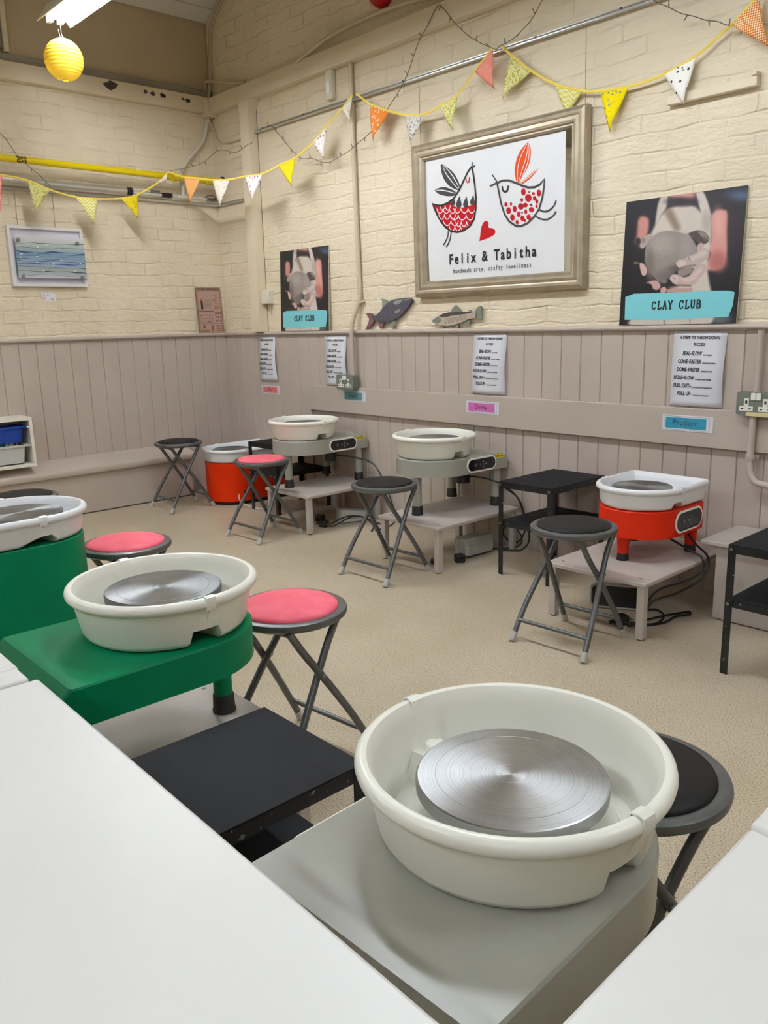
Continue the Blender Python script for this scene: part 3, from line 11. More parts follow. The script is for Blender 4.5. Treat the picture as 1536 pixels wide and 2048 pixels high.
# ------------------------------------------------------------------ materials
def lin(c):
    return tuple(((v/255)/12.92 if v/255 <= .04045 else ((v/255+.055)/1.055)**2.4) for v in c[:3]) + (1,)
MATS = {}
def mat(name, rgb, rough=.5, metal=0, spec=.5, emit=None, estr=0, **kw):
    m = bpy.data.materials.new(name); m.use_nodes = True
    nt = m.node_tree; b = nt.nodes['Principled BSDF']
    b.inputs['Base Color'].default_value = lin(rgb)
    b.inputs['Roughness'].default_value = rough
    b.inputs['Metallic'].default_value = metal
    b.inputs['Specular IOR Level'].default_value = spec
    if emit:
        b.inputs['Emission Color'].default_value = lin(emit); b.inputs['Emission Strength'].default_value = estr
    for k, v in kw.items(): b.inputs[k.replace('_', ' ')].default_value = v
    MATS[name] = m
    return m
def N(m, t, **kw):
    n = m.node_tree.nodes.new(t)
    for k, v in kw.items():
        if k in n.inputs.keys(): n.inputs[k].default_value = v
        else: setattr(n, k, v)
    return n
def L(m, a, ao, b, bi): m.node_tree.links.new(a.outputs[ao], b.inputs[bi])
def P(m): return m.node_tree.nodes['Principled BSDF']
def ramp(m, stops):
    r = N(m, 'ShaderNodeValToRGB'); e = r.color_ramp.elements
    e[0].position, e[0].color = stops[0][0], lin(stops[0][1])
    e[1].position, e[1].color = stops[-1][0], lin(stops[-1][1])
    for p, c in stops[1:-1]:
        x = e.new(p); x.color = lin(c)
    return r
def mottle(m, scale, c0, c1, p0=.3, p1=.7, coord='Object', detail=4, bump=0, dist=.001):
    """base colour varied by noise, with a little surface relief"""
    tc = N(m, 'ShaderNodeTexCoord'); n = N(m, 'ShaderNodeTexNoise', Scale=scale, Detail=detail)
    L(m, tc, coord, n, 'Vector'); r = ramp(m, [(p0, c0), (p1, c1)])
    L(m, n, 'Fac', r, 'Fac'); L(m, r, 'Color', P(m), 'Base Color')
    if bump:
        b = N(m, 'ShaderNodeBump', Strength=bump, Distance=dist); L(m, n, 'Fac', b, 'Height'); L(m, b, 'Normal', P(m), 'Normal')
    return m
def brick_mat(name, axis):
    m = mat(name, (214, 200, 165), .5, spec=.35)
    geo = N(m, 'ShaderNodeNewGeometry'); sep = N(m, 'ShaderNodeSeparateXYZ'); L(m, geo, 'Position', sep, 0)
    cmb = N(m, 'ShaderNodeCombineXYZ'); L(m, sep, axis, cmb, 'X'); L(m, sep, 'Z', cmb, 'Y')
    nz = N(m, 'ShaderNodeTexNoise', Scale=5., Detail=4.); L(m, geo, 'Position', nz, 'Vector')
    sub = N(m, 'ShaderNodeVectorMath', operation='SUBTRACT'); L(m, nz, 'Color', sub, 0); sub.inputs[1].default_value = (.5, .5, .5)
    scl = N(m, 'ShaderNodeVectorMath', operation='SCALE'); L(m, sub, 0, scl, 0); scl.inputs['Scale'].default_value = .050
    add = N(m, 'ShaderNodeVectorMath', operation='ADD'); L(m, cmb, 0, add, 0); L(m, scl, 0, add, 1)
    br = N(m, 'ShaderNodeTexBrick', Scale=1., offset=.5)
    br.inputs['Mortar Size'].default_value = .0075; br.inputs['Mortar Smooth'].default_value = 1.
    br.inputs['Brick Width'].default_value = .232; br.inputs['Row Height'].default_value = .0735
    L(m, add, 0, br, 'Vector')
    n2 = N(m, 'ShaderNodeTexNoise', Scale=14., Detail=6., Roughness=.6)
    mp = N(m, 'ShaderNodeMapping'); mp.inputs['Scale'].default_value = (1, 1, 2.2); L(m, geo, 'Position', mp, 0); L(m, mp, 0, n2, 'Vector')
    n3 = N(m, 'ShaderNodeTexNoise', Scale=3.2, Detail=3.); L(m, geo, 'Position', n3, 'Vector')
    fade = N(m, 'ShaderNodeTexNoise', Scale=5.5, Detail=2.); L(m, geo, 'Position', fade, 'Vector')
    fr_ = N(m, 'ShaderNodeMapRange'); fr_.inputs[1].default_value = .38; fr_.inputs[2].default_value = .62; fr_.inputs[3].default_value = -.12; fr_.inputs[4].default_value = -.62; L(m, fade, 'Fac', fr_, 0)
    a = N(m, 'ShaderNodeMath', operation='MULTIPLY'); L(m, br, 'Fac', a, 0); L(m, fr_, 0, a, 1)
    b2 = N(m, 'ShaderNodeMath', operation='MULTIPLY'); L(m, n2, 'Fac', b2, 0); b2.inputs[1].default_value = 1.35
    s = N(m, 'ShaderNodeMath', operation='ADD'); L(m, a, 0, s, 0); L(m, b2, 0, s, 1)
    b3 = N(m, 'ShaderNodeMath', operation='MULTIPLY'); L(m, n3, 'Fac', b3, 0); b3.inputs[1].default_value = 1.6
    s2 = N(m, 'ShaderNodeMath', operation='ADD'); L(m, s, 0, s2, 0); L(m, b3, 0, s2, 1)
    bp = N(m, 'ShaderNodeBump', Strength=.85, Distance=.0085); L(m, s2, 0, bp, 'Height'); L(m, bp, 'Normal', P(m), 'Normal')
    r = ramp(m, [(.3, (224, 210, 183)), (.7, (233, 220, 195))]); L(m, n3, 'Fac', r, 'Fac'); L(m, r, 'Color', P(m), 'Base Color')
    return m
def flag_mat(name, base, spot, kind, scale=60., th=.35):
    m = mat(name, base, .9, spec=.1)
    tc = N(m, 'ShaderNodeTexCoord')
    if kind == 'dots':
        v = N(m, 'ShaderNodeTexVoronoi', Scale=scale); L(m, tc, 'Object', v, 'Vector')
        r = ramp(m, [(th-.03, spot), (th+.03, base)]); L(m, v, 'Distance', r, 'Fac')
    elif kind == 'noise':
        v = N(m, 'ShaderNodeTexNoise', Scale=scale, Detail=2.); L(m, tc, 'Object', v, 'Vector')
        r = ramp(m, [(th, base), (th+.08, spot)]); L(m, v, 'Fac', r, 'Fac')
    elif kind in ('stripe', 'check'):
        v = N(m, 'ShaderNodeTexWave', Scale=scale, bands_direction='Z'); L(m, tc, 'Object', v, 'Vector')
        r = ramp(m, [(.4, base), (.6, spot)])
        if kind == 'check':
            w = N(m, 'ShaderNodeTexWave', Scale=scale, bands_direction='X'); L(m, tc, 'Object', w, 'Vector')
            a = N(m, 'ShaderNodeMath', operation='ADD'); L(m, v, 'Fac', a, 0); L(m, w, 'Fac', a, 1)
            h = N(m, 'ShaderNodeMath', operation='MULTIPLY'); L(m, a, 0, h, 0); h.inputs[1].default_value = .5; L(m, h, 0, r, 'Fac')
        else: L(m, v, 'Fac', r, 'Fac')
    elif kind == 'chevron':
        s = N(m, 'ShaderNodeSeparateXYZ'); L(m, tc, 'Object', s, 0)
        k = N(m, 'ShaderNodeMath', operation='PINGPONG'); u = N(m, 'ShaderNodeMath', operation='ADD'); L(m, s, 'X', u, 0); L(m, s, 'Y', u, 1); L(m, u, 0, k, 0); k.inputs[1].default_value = .011
        a = N(m, 'ShaderNodeMath', operation='ADD'); L(m, k, 0, a, 0); L(m, s, 'Z', a, 1)
        q = N(m, 'ShaderNodeMath', operation='PINGPONG'); L(m, a, 0, q, 0); q.inputs[1].default_value = .009
        h = N(m, 'ShaderNodeMath', operation='MULTIPLY'); L(m, q, 0, h, 0); h.inputs[1].default_value = 111.
        r = ramp(m, [(.45, base), (.55, spot)]); L(m, h, 0, r, 'Fac')
    L(m, r, 'Color', P(m), 'Base Color')
    return m

brick_right = brick_mat('painted_brick_x', 'X'); brick_left = brick_mat('painted_brick_y', 'Y')
plaster = mottle(mat('plaster', (192, 175, 146), .8), 2.5, (186, 169, 140), (198, 181, 152), bump=.3, dist=.004)
beam_paint = mottle(mat('beam_paint', (226, 212, 186), .5), 3, (221, 206, 180), (230, 217, 192), bump=.2, dist=.003)
grey_paint = mottle(mat('upper_grey_paint', (150, 142, 128), .6), 4, (143, 135, 121), (156, 148, 134))
taupe = mottle(mat('taupe_paint', (187, 174, 163), .42), 2.2, (183, 170, 159), (192, 179, 168), bump=.1, dist=.002)
taupe2 = mottle(mat('stand_paint', (190, 180, 172), .45), 5, (184, 174, 166), (196, 186, 178))
dark_chip = mat('bare_patch', (66, 64, 62), .7)
ceil_paint = mat('ceiling_paint', (222, 220, 214), .7)
floor_m = mat('speckled_vinyl', (190, 170, 146), .42, spec=.4)
def _floor():
    m = floor_m; tc = N(m, 'ShaderNodeTexCoord')
    a = N(m, 'ShaderNodeTexNoise', Scale=260., Detail=2.); L(m, tc, 'Object', a, 'Vector')
    b = N(m, 'ShaderNodeTexNoise', Scale=1.6, Detail=4.); L(m, tc, 'Object', b, 'Vector')
    r1 = ramp(m, [(.34, (134, 120, 100)), (.44, (200, 186, 162)), (.6, (207, 193, 169)), (.70, (228, 216, 196))]); L(m, a, 'Fac', r1, 'Fac')
    r2 = ramp(m, [(.3, (232, 228, 222)), (.7, (255, 255, 255))]); L(m, b, 'Fac', r2, 'Fac')
    mx = N(m, 'ShaderNodeMix', data_type='RGBA', blend_type='MULTIPLY'); mx.inputs[0].default_value = 1
    L(m, r1, 'Color', mx, 6); L(m, r2, 'Color', mx, 7); L(m, mx, 2, P(m), 'Base Color')
_floor()
white_plastic = mat('cream_white_plastic', (247, 246, 234), .3)
cool_plastic = mat('cool_white_plastic', (240, 241, 244), .3)
grey_body = mottle(mat('grey_enamel', (160, 159, 147), .28), 9, (158, 157, 145), (164, 163, 151))
green_body = mottle(mat('green_enamel', (0, 116, 74), .45, spec=.12), 7, (0, 112, 71), (0, 122, 80))
orange_body = mottle(mat('orange_enamel', (206, 44, 4), .4, spec=.15), 7, (202, 40, 2), (210, 47, 6))
red_body = mottle(mat('vermilion_enamel', (206, 42, 16), .4, spec=.15), 7, (202, 38, 13), (210, 46, 18))
black_rubber = mat('black_rubber', (28, 26, 24), .6)
black_plastic = mat('black_plastic', (20, 20, 22), .4)
panel_black = mat('panel_black', (16, 18, 24), .15)
button_grey = mat('button_grey', (84, 88, 98), .5)
yellow_tag = mat('yellow_tag', (240, 206, 20), .5)
ink = mat('black_ink', (22, 22, 24), .7)
def brushed(name, rgb, rough):
    m = mat(name, rgb, rough, 1.0, Anisotropic=.75)
    t = N(m, 'ShaderNodeTangent', direction_type='RADIAL', axis='Z'); L(m, t, 0, P(m), 'Tangent')
    tc = N(m, 'ShaderNodeTexCoord'); sp = N(m, 'ShaderNodeSeparateXYZ'); L(m, tc, 'Object', sp, 0); cb = N(m, 'ShaderNodeCombineXYZ'); L(m, sp, 'X', cb, 'X'); L(m, sp, 'Y', cb, 'Y')
    ln = N(m, 'ShaderNodeVectorMath', operation='LENGTH'); L(m, cb, 0, ln, 0)
    w = N(m, 'ShaderNodeTexNoise', noise_dimensions='1D', Scale=420., Detail=3.); L(m, ln, 'Value', w, 'W')
    n = N(m, 'ShaderNodeTexNoise', Scale=18., Detail=5.); L(m, tc, 'Object', n, 'Vector')
    r = ramp(m, [(.3, tuple(int(c*.9) for c in rgb)), (.7, rgb)]); L(m, n, 'Fac', r, 'Fac')
    r2 = ramp(m, [(.34, (234, 234, 234)), (.55, (255, 255, 255))]); L(m, w, 'Fac', r2, 'Fac')
    mx = N(m, 'ShaderNodeMix', data_type='RGBA', blend_type='MULTIPLY'); mx.inputs[0].default_value = 1; L(m, r, 'Color', mx, 6); L(m, r2, 'Color', mx, 7); L(m, mx, 2, P(m), 'Base Color')
    b = N(m, 'ShaderNodeBump', Strength=.045, Distance=.0005); L(m, w, 'Fac', b, 'Height'); L(m, b, 'Normal', P(m), 'Normal')
    return m
alu = brushed('brushed_aluminium', (186, 187, 188), .34)
alu_dull = brushed('clay_dulled_aluminium', (150, 150, 148), .55)
stool_metal = mottle(mat('grey_metallic_paint', (98, 100, 100), .38, .5), 30, (92, 94, 94), (104, 106, 106))
cap_grey = mat('pale_foot_cap', (182, 180, 174), .6)
black_vinyl = mottle(mat('black_vinyl', (24, 23, 24), .55, spec=.2), 40, (22, 21, 22), (27, 26, 27), bump=.15, dist=.0006)
pink_vinyl = mottle(mat('pink_vinyl', (240, 104, 124), .55, spec=.2), 22, (237, 99, 119), (244, 116, 134), bump=.1, dist=.0006)
black_top = mottle(mat('black_laminate', (24, 25, 29), .6, spec=.12), 9, (22, 23, 27), (28, 29, 33))
def chipped():
    m = mat('chipped_black_paint', (18, 20, 24), .35)
    tc = N(m, 'ShaderNodeTexCoord'); n = N(m, 'ShaderNodeTexNoise', Scale=70., Detail=3.); L(m, tc, 'Object', n, 'Vector')
    r = ramp(m, [(.66, (13, 15, 19)), (.71, (120, 122, 124))]); L(m, n, 'Fac', r, 'Fac'); L(m, r, 'Color', P(m), 'Base Color')
    return m
black_angle = chipped()
white_table = mottle(mat('white_laminate', (236, 236, 233), .38), 3, (233, 233, 230), (239, 239, 236))
steel = mat('steel', (150, 152, 154), .3, 1.)
chrome_rail = mat('aluminium_rail', (206, 208, 208), .28, .9)
pewter = mottle(mat('pewter_frame', (166, 154, 134), .42, .75), 14, (164, 152, 132), (182, 170, 150))
mirror_m = mat('mirror_glass', (225, 228, 226), .03, 1.)
paper = mat('print_white', (228, 229, 232), .5)
sheet_m = mat('laminated_paper', (222, 223, 230), .22)
ink_grey = mat('ink_charcoal', (52, 52, 54), .6)
ink_red = mat('ink_red', (184, 16, 28), .6, spec=.2)
ink_orange = mat('ink_orange', (218, 80, 18), .6, spec=.2)
teal = mat('poster_teal', (124, 204, 214), .5)
gas_yellow = mat('gas_pipe_yellow', (226, 200, 10), .32)
def foil():
    m = mat('foil_lagging', (214, 212, 206), .28, .8)
    tc = N(m, 'ShaderNodeTexCoord'); n = N(m, 'ShaderNodeTexNoise', Scale=28., Detail=4.); L(m, tc, 'Object', n, 'Vector')
    b = N(m, 'ShaderNodeBump', Strength=.7, Distance=.006); L(m, n, 'Fac', b, 'Height'); L(m, b, 'Normal', P(m), 'Normal'); return m
foil_m = foil()
pipe_paint = mat('painted_conduit', (204, 190, 164), .45)
pipe_white = mat('white_pipe', (208, 204, 192), .4)
offwhite = mat('offwhite_plastic', (224, 219, 202), .4)
alarm_red = mat('alarm_red', (170, 16, 32), .35)
tray_blue = mottle(mat('blue_tray_plastic', (8, 62, 158), .35), 60, (6, 58, 152), (70, 112, 180), .62, .72)
tray_grey = mat('grey_tray_plastic', (200, 202, 200), .4)
unit_white = mat('white_melamine', (234, 230, 216), .4)
teal_stripe = mat('teal_white_stripe', (20, 90, 90), .6)
def _stripe():
    m = teal_stripe; tc = N(m, 'ShaderNodeTexCoord'); w = N(m, 'ShaderNodeTexWave', Scale=14., bands_direction='Y', Distortion=1.)
    L(m, tc, 'Object', w, 'Vector'); r = ramp(m, [(.45, (16, 84, 84)), (.55, (228, 228, 222))]); L(m, w, 'Fac', r, 'Fac'); L(m, r, 'Color', P(m), 'Base Color')
_stripe()
socket_grey = mat('metalclad_grey', (122, 128, 120), .42, .3)
socket_white = mat('socket_white', (236, 235, 226), .4)
pedal_grey = mat('pedal_grey', (186, 186, 180), .5)
cable = mat('black_cable', (20, 20, 20), .5)
wire_m = mat('wire_dark', (112, 102, 86), .6)
torn_m = mat('torn_masking_tape', (222, 204, 152), .8)
tape_y = mat('yellow_tape', (240, 214, 92), .85)
brass = mat('brass_pin', (196, 176, 110), .35, 1.)
lantern_m = mat('paper_lantern', (236, 212, 84), .85, spec=.1, Transmission_Weight=0.)
tube_unseen = mat('unseen_lamp_tube', (255, 255, 255), .4, emit=(238, 246, 255), estr=62.)  # tubes of the lamps added out of view
tube_near = mat('fluorescent_tube_warm', (255, 255, 255), .4, emit=(243, 247, 252), estr=82.)
lamp_white = mat('lamp_housing', (232, 232, 228), .45)
def vcol_mat(name, rough=.5):
    m = mat(name, (255, 255, 255), rough); a = N(m, 'ShaderNodeVertexColor', layer_name='Col'); L(m, a, 'Color', P(m), 'Base Color'); return m
photo_m = vcol_mat('photo_print', .3); glass_art = vcol_mat('fused_glass', .1); tin_m = vcol_mat('tin_sign_print', .45)
FLAG = {
 'coral': flag_mat('cloth_coral', (240, 150, 134), (246, 164, 148), 'noise', 90., .5),
 'lime': flag_mat('cloth_lime_sprig', (232, 226, 160), (186, 184, 96), 'noise', 110., .5),
 'chevron': flag_mat('cloth_chevron', (244, 240, 200), (224, 212, 96), 'chevron'),
 'yellowfloral': flag_mat('cloth_yellow_floral', (236, 212, 40), (120, 120, 60), 'dots', 55., .22),
 'yellowleaf': flag_mat('cloth_yellow_leaf', (242, 220, 20), (150, 150, 120), 'dots', 52., .27),
 'yellow': flag_mat('cloth_plain_yellow', (242, 216, 38), (238, 210, 34), 'noise', 60., .5),
 'whitesprig': flag_mat('cloth_white_sprig', (240, 232, 216), (196, 140, 110), 'dots', 80., .22),
 'pinkdot': flag_mat('cloth_pink_dot', (242, 234, 232), (176, 84, 128), 'dots', 48., .25),
 'orangestripe': flag_mat('cloth_orange_stripe', (240, 160, 80), (246, 196, 140), 'stripe', 55.),
 'orangefloral': flag_mat('cloth_orange_floral', (238, 142, 62), (246, 214, 196), 'dots', 48., .28),
 'greyfloral': flag_mat('cloth_grey_floral', (222, 218, 208), (150, 150, 156), 'noise', 90., .52),
 'whiteblossom': flag_mat('cloth_white_blossom', (246, 244, 236), (40, 56, 78), 'dots', 40., .2),
 'gingham': flag_mat('cloth_orange_gingham', (248, 226, 186), (226, 120, 30), 'check', 38.),
}

# ------------------------------------------------------------------ mesh helpers
class MB:
    def __init__(s): s.bm = bmesh.new(); s.mats = []
    def mi(s, m):
        if m not in s.mats: s.mats.append(m)
        return s.mats.index(m)
    def faces(s, verts, faces, m, tf=None):
        i = s.mi(m)
        vs = [s.bm.verts.new((tf @ Vector(v)) if tf else v) for v in verts]
        for f in faces:
            try: q = s.bm.faces.new([vs[k] for k in f]); q.material_index = i
            except ValueError: pass
        return s
    def box(s, x0, x1, y0, y1, z0, z1, m, tf=None):
        v = [(x, y, z) for z in (z0, z1) for y in (y0, y1) for x in (x0, x1)]
        return s.faces(v, [(0, 2, 3, 1), (4, 5, 7, 6), (0, 1, 5, 4), (2, 6, 7, 3), (0, 4, 6, 2), (1, 3, 7, 5)], m, tf)
    def rings(s, rings, m, cap0=True, cap1=True, closed=True, tf=None):
        n = len(rings[0]); v = [p for r in rings for p in r]; f = []
        for a in range(len(rings)-1):
            for k in range(n if closed else n-1):
                k2 = (k+1) % n
                f.append((a*n+k, a*n+k2, (a+1)*n+k2, (a+1)*n+k))
        if cap0: f.append(tuple(reversed(range(n))))
        if cap1: f.append(tuple((len(rings)-1)*n+k for k in range(n)))
        return s.faces(v, f, m, tf)
    def cyl(s, p0, p1, r0, m, r1=None, seg=20, tf=None):
        return s.tube([p0, p1], r0, m, seg, r1=r1, tf=tf)
    def tube(s, path, r, m, seg=10, r1=None, flat=1., tf=None):
        P_ = [Vector(p) for p in path]; n = len(P_); rs = []
        up = None
        for i in range(n):
            t = (P_[min(i+1, n-1)]-P_[max(i-1, 0)])
            if t.length < 1e-9: t = Vector((0, 0, 1))
            t.normalize()
            if up is None:
                a = Vector((0, 0, 1)) if abs(t.z) < .9 else Vector((1, 0, 0)); up = (a-t*a.dot(t)).normalized()
            else:
                up = (up-t*up.dot(t)); up = up.normalized() if up.length > 1e-6 else t.orthogonal().normalized()
            sd = t.cross(up); rr = r if r1 is None else r+(r1-r)*i/(n-1)
            rs.append([P_[i]+sd*(rr*flat*math.cos(2*PI*k/seg))+up*(rr*math.sin(2*PI*k/seg)) for k in range(seg)])
        return s.rings(rs, m, tf=tf)
    def lathe(s, prof, m, seg=48, c=(0, 0, 0), tf=None):
        return s.rings([[(c[0]+r*math.cos(2*PI*k/seg), c[1]+r*math.sin(2*PI*k/seg), c[2]+z) for k in range(seg)] for r, z in prof], m, tf=tf)
    def prism(s, pts, z0, z1, m, tf=None):
        return s.rings([[(x, y, z0) for x, y in pts], [(x, y, z1) for x, y in pts]], m, tf=tf)
    def flat(s, pts, m, d=0., y=None):
        """filled outline drawn in the x-z plane at depth y=-d"""
        t = tessellate_polygon([[Vector((p[0], p[1], 0)) for p in pts]])
        v = [(p[0], -d, p[1]) for p in pts]; fs = []
        for a, b, c in t:
            n = (Vector(v[b])-Vector(v[a])).cross(Vector(v[c])-Vector(v[a]))
            fs.append((a, b, c) if n.y < 0 else (a, c, b))
        return s.faces(v, fs, m)
    def slab(s, pts, m, d0, d1):
        """outline in x-z given real thickness from y=-d0 to y=-d1"""
        ar = sum(pts[i][0]*pts[(i+1) % len(pts)][1]-pts[(i+1) % len(pts)][0]*pts[i][1] for i in range(len(pts)))
        if ar < 0: pts = pts[::-1]
        s.flat(pts, m, d1)
        t = tessellate_polygon([[Vector((p[0], p[1], 0)) for p in pts]])
        v = [(p[0], -d0, p[1]) for p in pts]; fs = []
        for a, b, c in t:
            n = (Vector(v[b])-Vector(v[a])).cross(Vector(v[c])-Vector(v[a])); fs.append((a, b, c) if n.y > 0 else (a, c, b))
        s.faces(v, fs, m)
        n = len(pts); vv = [(p[0], -d1, p[1]) for p in pts]+[(p[0], -d0, p[1]) for p in pts]
        return s.faces(vv, [(k, k+n, (k+1) % n+n, (k+1) % n) for k in range(n)], m)
    def stroke(s, pts, w, m, d=0., taper=False, smooth=True):
        p = cat(pts, 5) if smooth and len(pts) > 2 else [Vector((q[0], q[1], 0)) for q in pts]
        p = [Vector((q[0], q[1], 0)) for q in p]; a = []; b = []
        n = len(p)
        for i in range(n):
            t = p[min(i+1, n-1)]-p[max(i-1, 0)]; t.normalize(); nn = Vector((-t.y, t.x, 0))
            k = w/2*(.35+.65*math.sin(PI*(i+.001)/(n-1+.002)) if taper else 1)
            a.append(p[i]+nn*k); b.append(p[i]-nn*k)
        v = [(q.x, -d, q.y) for q in a]+[(q.x, -d, q.y) for q in b]
        return s.faces(v, [(i, i+n, i+n+1, i+1) for i in range(n-1)], m)
    def text(s, txt, x, z, size, m, d=0., sx=1., align='CENTER', shear=0., rot=0., bold=0.):
        v, f = text_geo(txt, bold)
        xs = [q[0] for q in v]; w = (max(xs)+min(xs)) if v else 0
        off = {'CENTER': -w/2, 'LEFT': -min(xs), 'RIGHT': -max(xs)}[align]
        c, sn = math.cos(rot), math.sin(rot); out = []
        for px, py in v:
            a = ((px+off)+shear*py)*size*sx; b = py*size
            out.append((x+a*c-b*sn, -d, z+a*sn+b*c))
        return s.faces(out, f, m)
    def build(s, name, parent=None, loc=(0, 0, 0), rz=0., ang=35, bevel=0., seg=2, matrix=None, fix=True):
        if fix: bmesh.ops.recalc_face_normals(s.bm, faces=s.bm.faces[:])
        me = bpy.data.meshes.new(name); s.bm.to_mesh(me); s.bm.free()
        for m in s.mats: me.materials.append(m)
        o = bpy.data.objects.new(name, me); COL.objects.link(o)
        me.polygons.foreach_set('use_smooth', [True]*len(me.polygons))
        me.set_sharp_from_angle(angle=math.radians(ang))
        if parent: o.parent = parent
        o.location = loc; o.rotation_euler = (0, 0, rz)
        if matrix is not None: o.matrix_local = matrix
        if bevel:
            b = o.modifiers.new('bevel', 'BEVEL'); b.width = bevel; b.segments = seg; b.limit_method = 'ANGLE'; b.angle_limit = math.radians(40)
            b.harden_normals = False
        return o
_T = {}
def text_geo(t, bold=0.):
    if (t, bold) in _T: return _T[(t, bold)]
    cu = bpy.data.curves.new('txt', 'FONT'); cu.body = t; cu.size = 1; cu.resolution_u = 3; cu.offset = bold
    o = bpy.data.objects.new('txt', cu); COL.objects.link(o)
    dg = bpy.context.evaluated_depsgraph_get(); me = bpy.data.meshes.new_from_object(o.evaluated_get(dg))
    r = ([(v.co.x, v.co.y) for v in me.vertices], [tuple(p.vertices) for p in me.polygons])
    bpy.data.objects.remove(o); bpy.data.curves.remove(cu); bpy.data.meshes.remove(me)
    _T[(t, bold)] = r; return r
def cat(pts, k=6):
    """Catmull-Rom through the points"""
    p = [Vector(q) if len(q) == 3 else Vector((q[0], q[1], 0)) for q in pts]
    if len(p) < 3: return p
    out = []
    for i in range(len(p)-1):
        a, b, c, d = p[max(i-1, 0)], p[i], p[i+1], p[min(i+2, len(p)-1)]
        for j in range(k):
            t = j/k
            out.append(.5*((2*b)+(c-a)*t+(2*a-5*b+4*c-d)*t*t+(3*b-a-3*c+d)*t**3))
    out.append(p[-1]); return out
def tag(o, label, cat_, group=None, kind=None):
    o['label'] = label; o['category'] = cat_
    if group: o['group'] = group
    if kind: o['kind'] = kind
    return o
def empty(name, loc, label, cat_, group=None, rz=0.):
    o = bpy.data.objects.new(name, None); COL.objects.link(o); o.location = loc; o.rotation_euler = (0, 0, rz); o.empty_display_size = .1
    return tag(o, label, cat_, group)
def struct(o): o['kind'] = 'structure'; return o
def copy_tree(o, parent=None):
    c = o.copy(); COL.objects.link(c)
    if parent: c.parent = parent
    for ch in list(o.children): copy_tree(ch, c)
    return c
def rrect(w, h, r, n=5, cx=0, cy=0):
    out = []
    for sx, sy, a0 in ((1, 1, 0), (-1, 1, 90), (-1, -1, 180), (1, -1, 270)):
        for k in range(n+1):
            a = math.radians(a0+90*k/n); out.append((cx+sx*(w/2-r)+r*math.cos(a), cy+sy*(h/2-r)+r*math.sin(a)))
    return out
def grid_pic(name, w, h, nx, ny, fn, m, parent=None, loc=(0, 0, 0), x0=0., z0=0., matrix=None, thick=0.):
    """flat printed picture: colours sampled on a fine grid of vertices"""
    u = np.linspace(0, 1, nx+1); v = np.linspace(0, 1, ny+1); U, V = np.meshgrid(u, v)
    rgb = fn(U.ravel(), V.ravel())
    co = np.zeros(((nx+1)*(ny+1), 3)); co[:, 0] = x0+U.ravel()*w; co[:, 2] = z0+V.ravel()*h
    i = np.arange(nx*ny); r, c = i//nx, i % nx; a = r*(nx+1)+c
    fc = np.stack([a, a+1, a+nx+2, a+nx+1], 1)
    me = bpy.data.meshes.new(name); me.from_pydata(co.tolist(), [], fc.tolist())
    at = me.color_attributes.new('Col', 'FLOAT_COLOR', 'POINT')
    s = np.clip(rgb/255., 0, 1); l = np.where(s <= .04045, s/12.92, ((s+.055)/1.055)**2.4)
    at.data.foreach_set('color', np.concatenate([l, np.ones((len(l), 1))], 1).astype(np.float32).ravel())
    me.materials.append(m); o = bpy.data.objects.new(name, me); COL.objects.link(o)
    if parent: o.parent = parent
    o.location = loc
    if matrix is not None: o.matrix_local = matrix
    return o
LEFTW = PI/2            # turns a wall item from the right-hand wall to the left-hand one

# ------------------------------------------------------------------ the room
RX, RY, EAVE, RIDGE = 7.5, -6.5, 3.07, 3.75
struct(MB().box(-.15, RX+.15, RY-.15, .15, -.1, 0, floor_m).build('floor'))
b = MB(); b.box(-.15, 0, RY, .15, 0, 2.60, brick_left); b.box(-.15, -.004, RY, .15, 2.60, EAVE+.05, plaster); struct(b.build('wall_left'))
b = MB()
prof = [(0, 0), (RX, 0), (RX, EAVE), (RIDGE, EAVE+.49*RIDGE), (0, EAVE)]
b.rings([[(x, 0, z) for x, z in prof], [(x, .15, z) for x, z in prof]], brick_right); struct(b.build('wall_right'))
b = MB(); b.rings([[(x, RY, z) for x, z in prof], [(x, RY-.15, z) for x, z in prof]], plaster); struct(b.build('wall_back'))
struct(MB().box(RX, RX+.15, RY, .15, 0, EAVE+.05, plaster).build('wall_far'))
b = MB()
for sgn in (0, 1):
    fx = (lambda x: x) if sgn == 0 else (lambda x: RX-x)
    n = 34
    for k in range(n):            # boarded slope: planks running along the room with fine gaps
        xa, xb = -.0+(RIDGE)*k/n+.003, RIDGE*(k+1)/n-.003
        za, zb = EAVE+.49*xa, EAVE+.49*xb
        v = [(fx(xa), RY, za), (fx(xb), RY, zb), (fx(xb), 0, zb), (fx(xa), 0, za)]
        v += [(p[0], p[1], p[2]+.02) for p in v]
        b.faces(v, [(0, 1, 2, 3), (7, 6, 5, 4), (0, 4, 5, 1), (1, 5, 6, 2), (2, 6, 7, 3), (3, 7, 4, 0)], ceil_paint)
    v = [(fx(-.15), RY-.15, EAVE-.0735+.021), (fx(RIDGE), RY-.15, EAVE+.49*RIDGE+.021), (fx(RIDGE), .15, EAVE+.49*RIDGE+.021), (fx(-.15), .15, EAVE-.0735+.021)]
    v += [(p[0], p[1], p[2]+.08) for p in v]
    b.faces(v, [(0, 1, 2, 3), (7, 6, 5, 4), (0, 4, 5, 1), (1, 5, 6, 2), (2, 6, 7, 3), (3, 7, 4, 0)], ceil_paint)
struct(b.build('ceiling'))
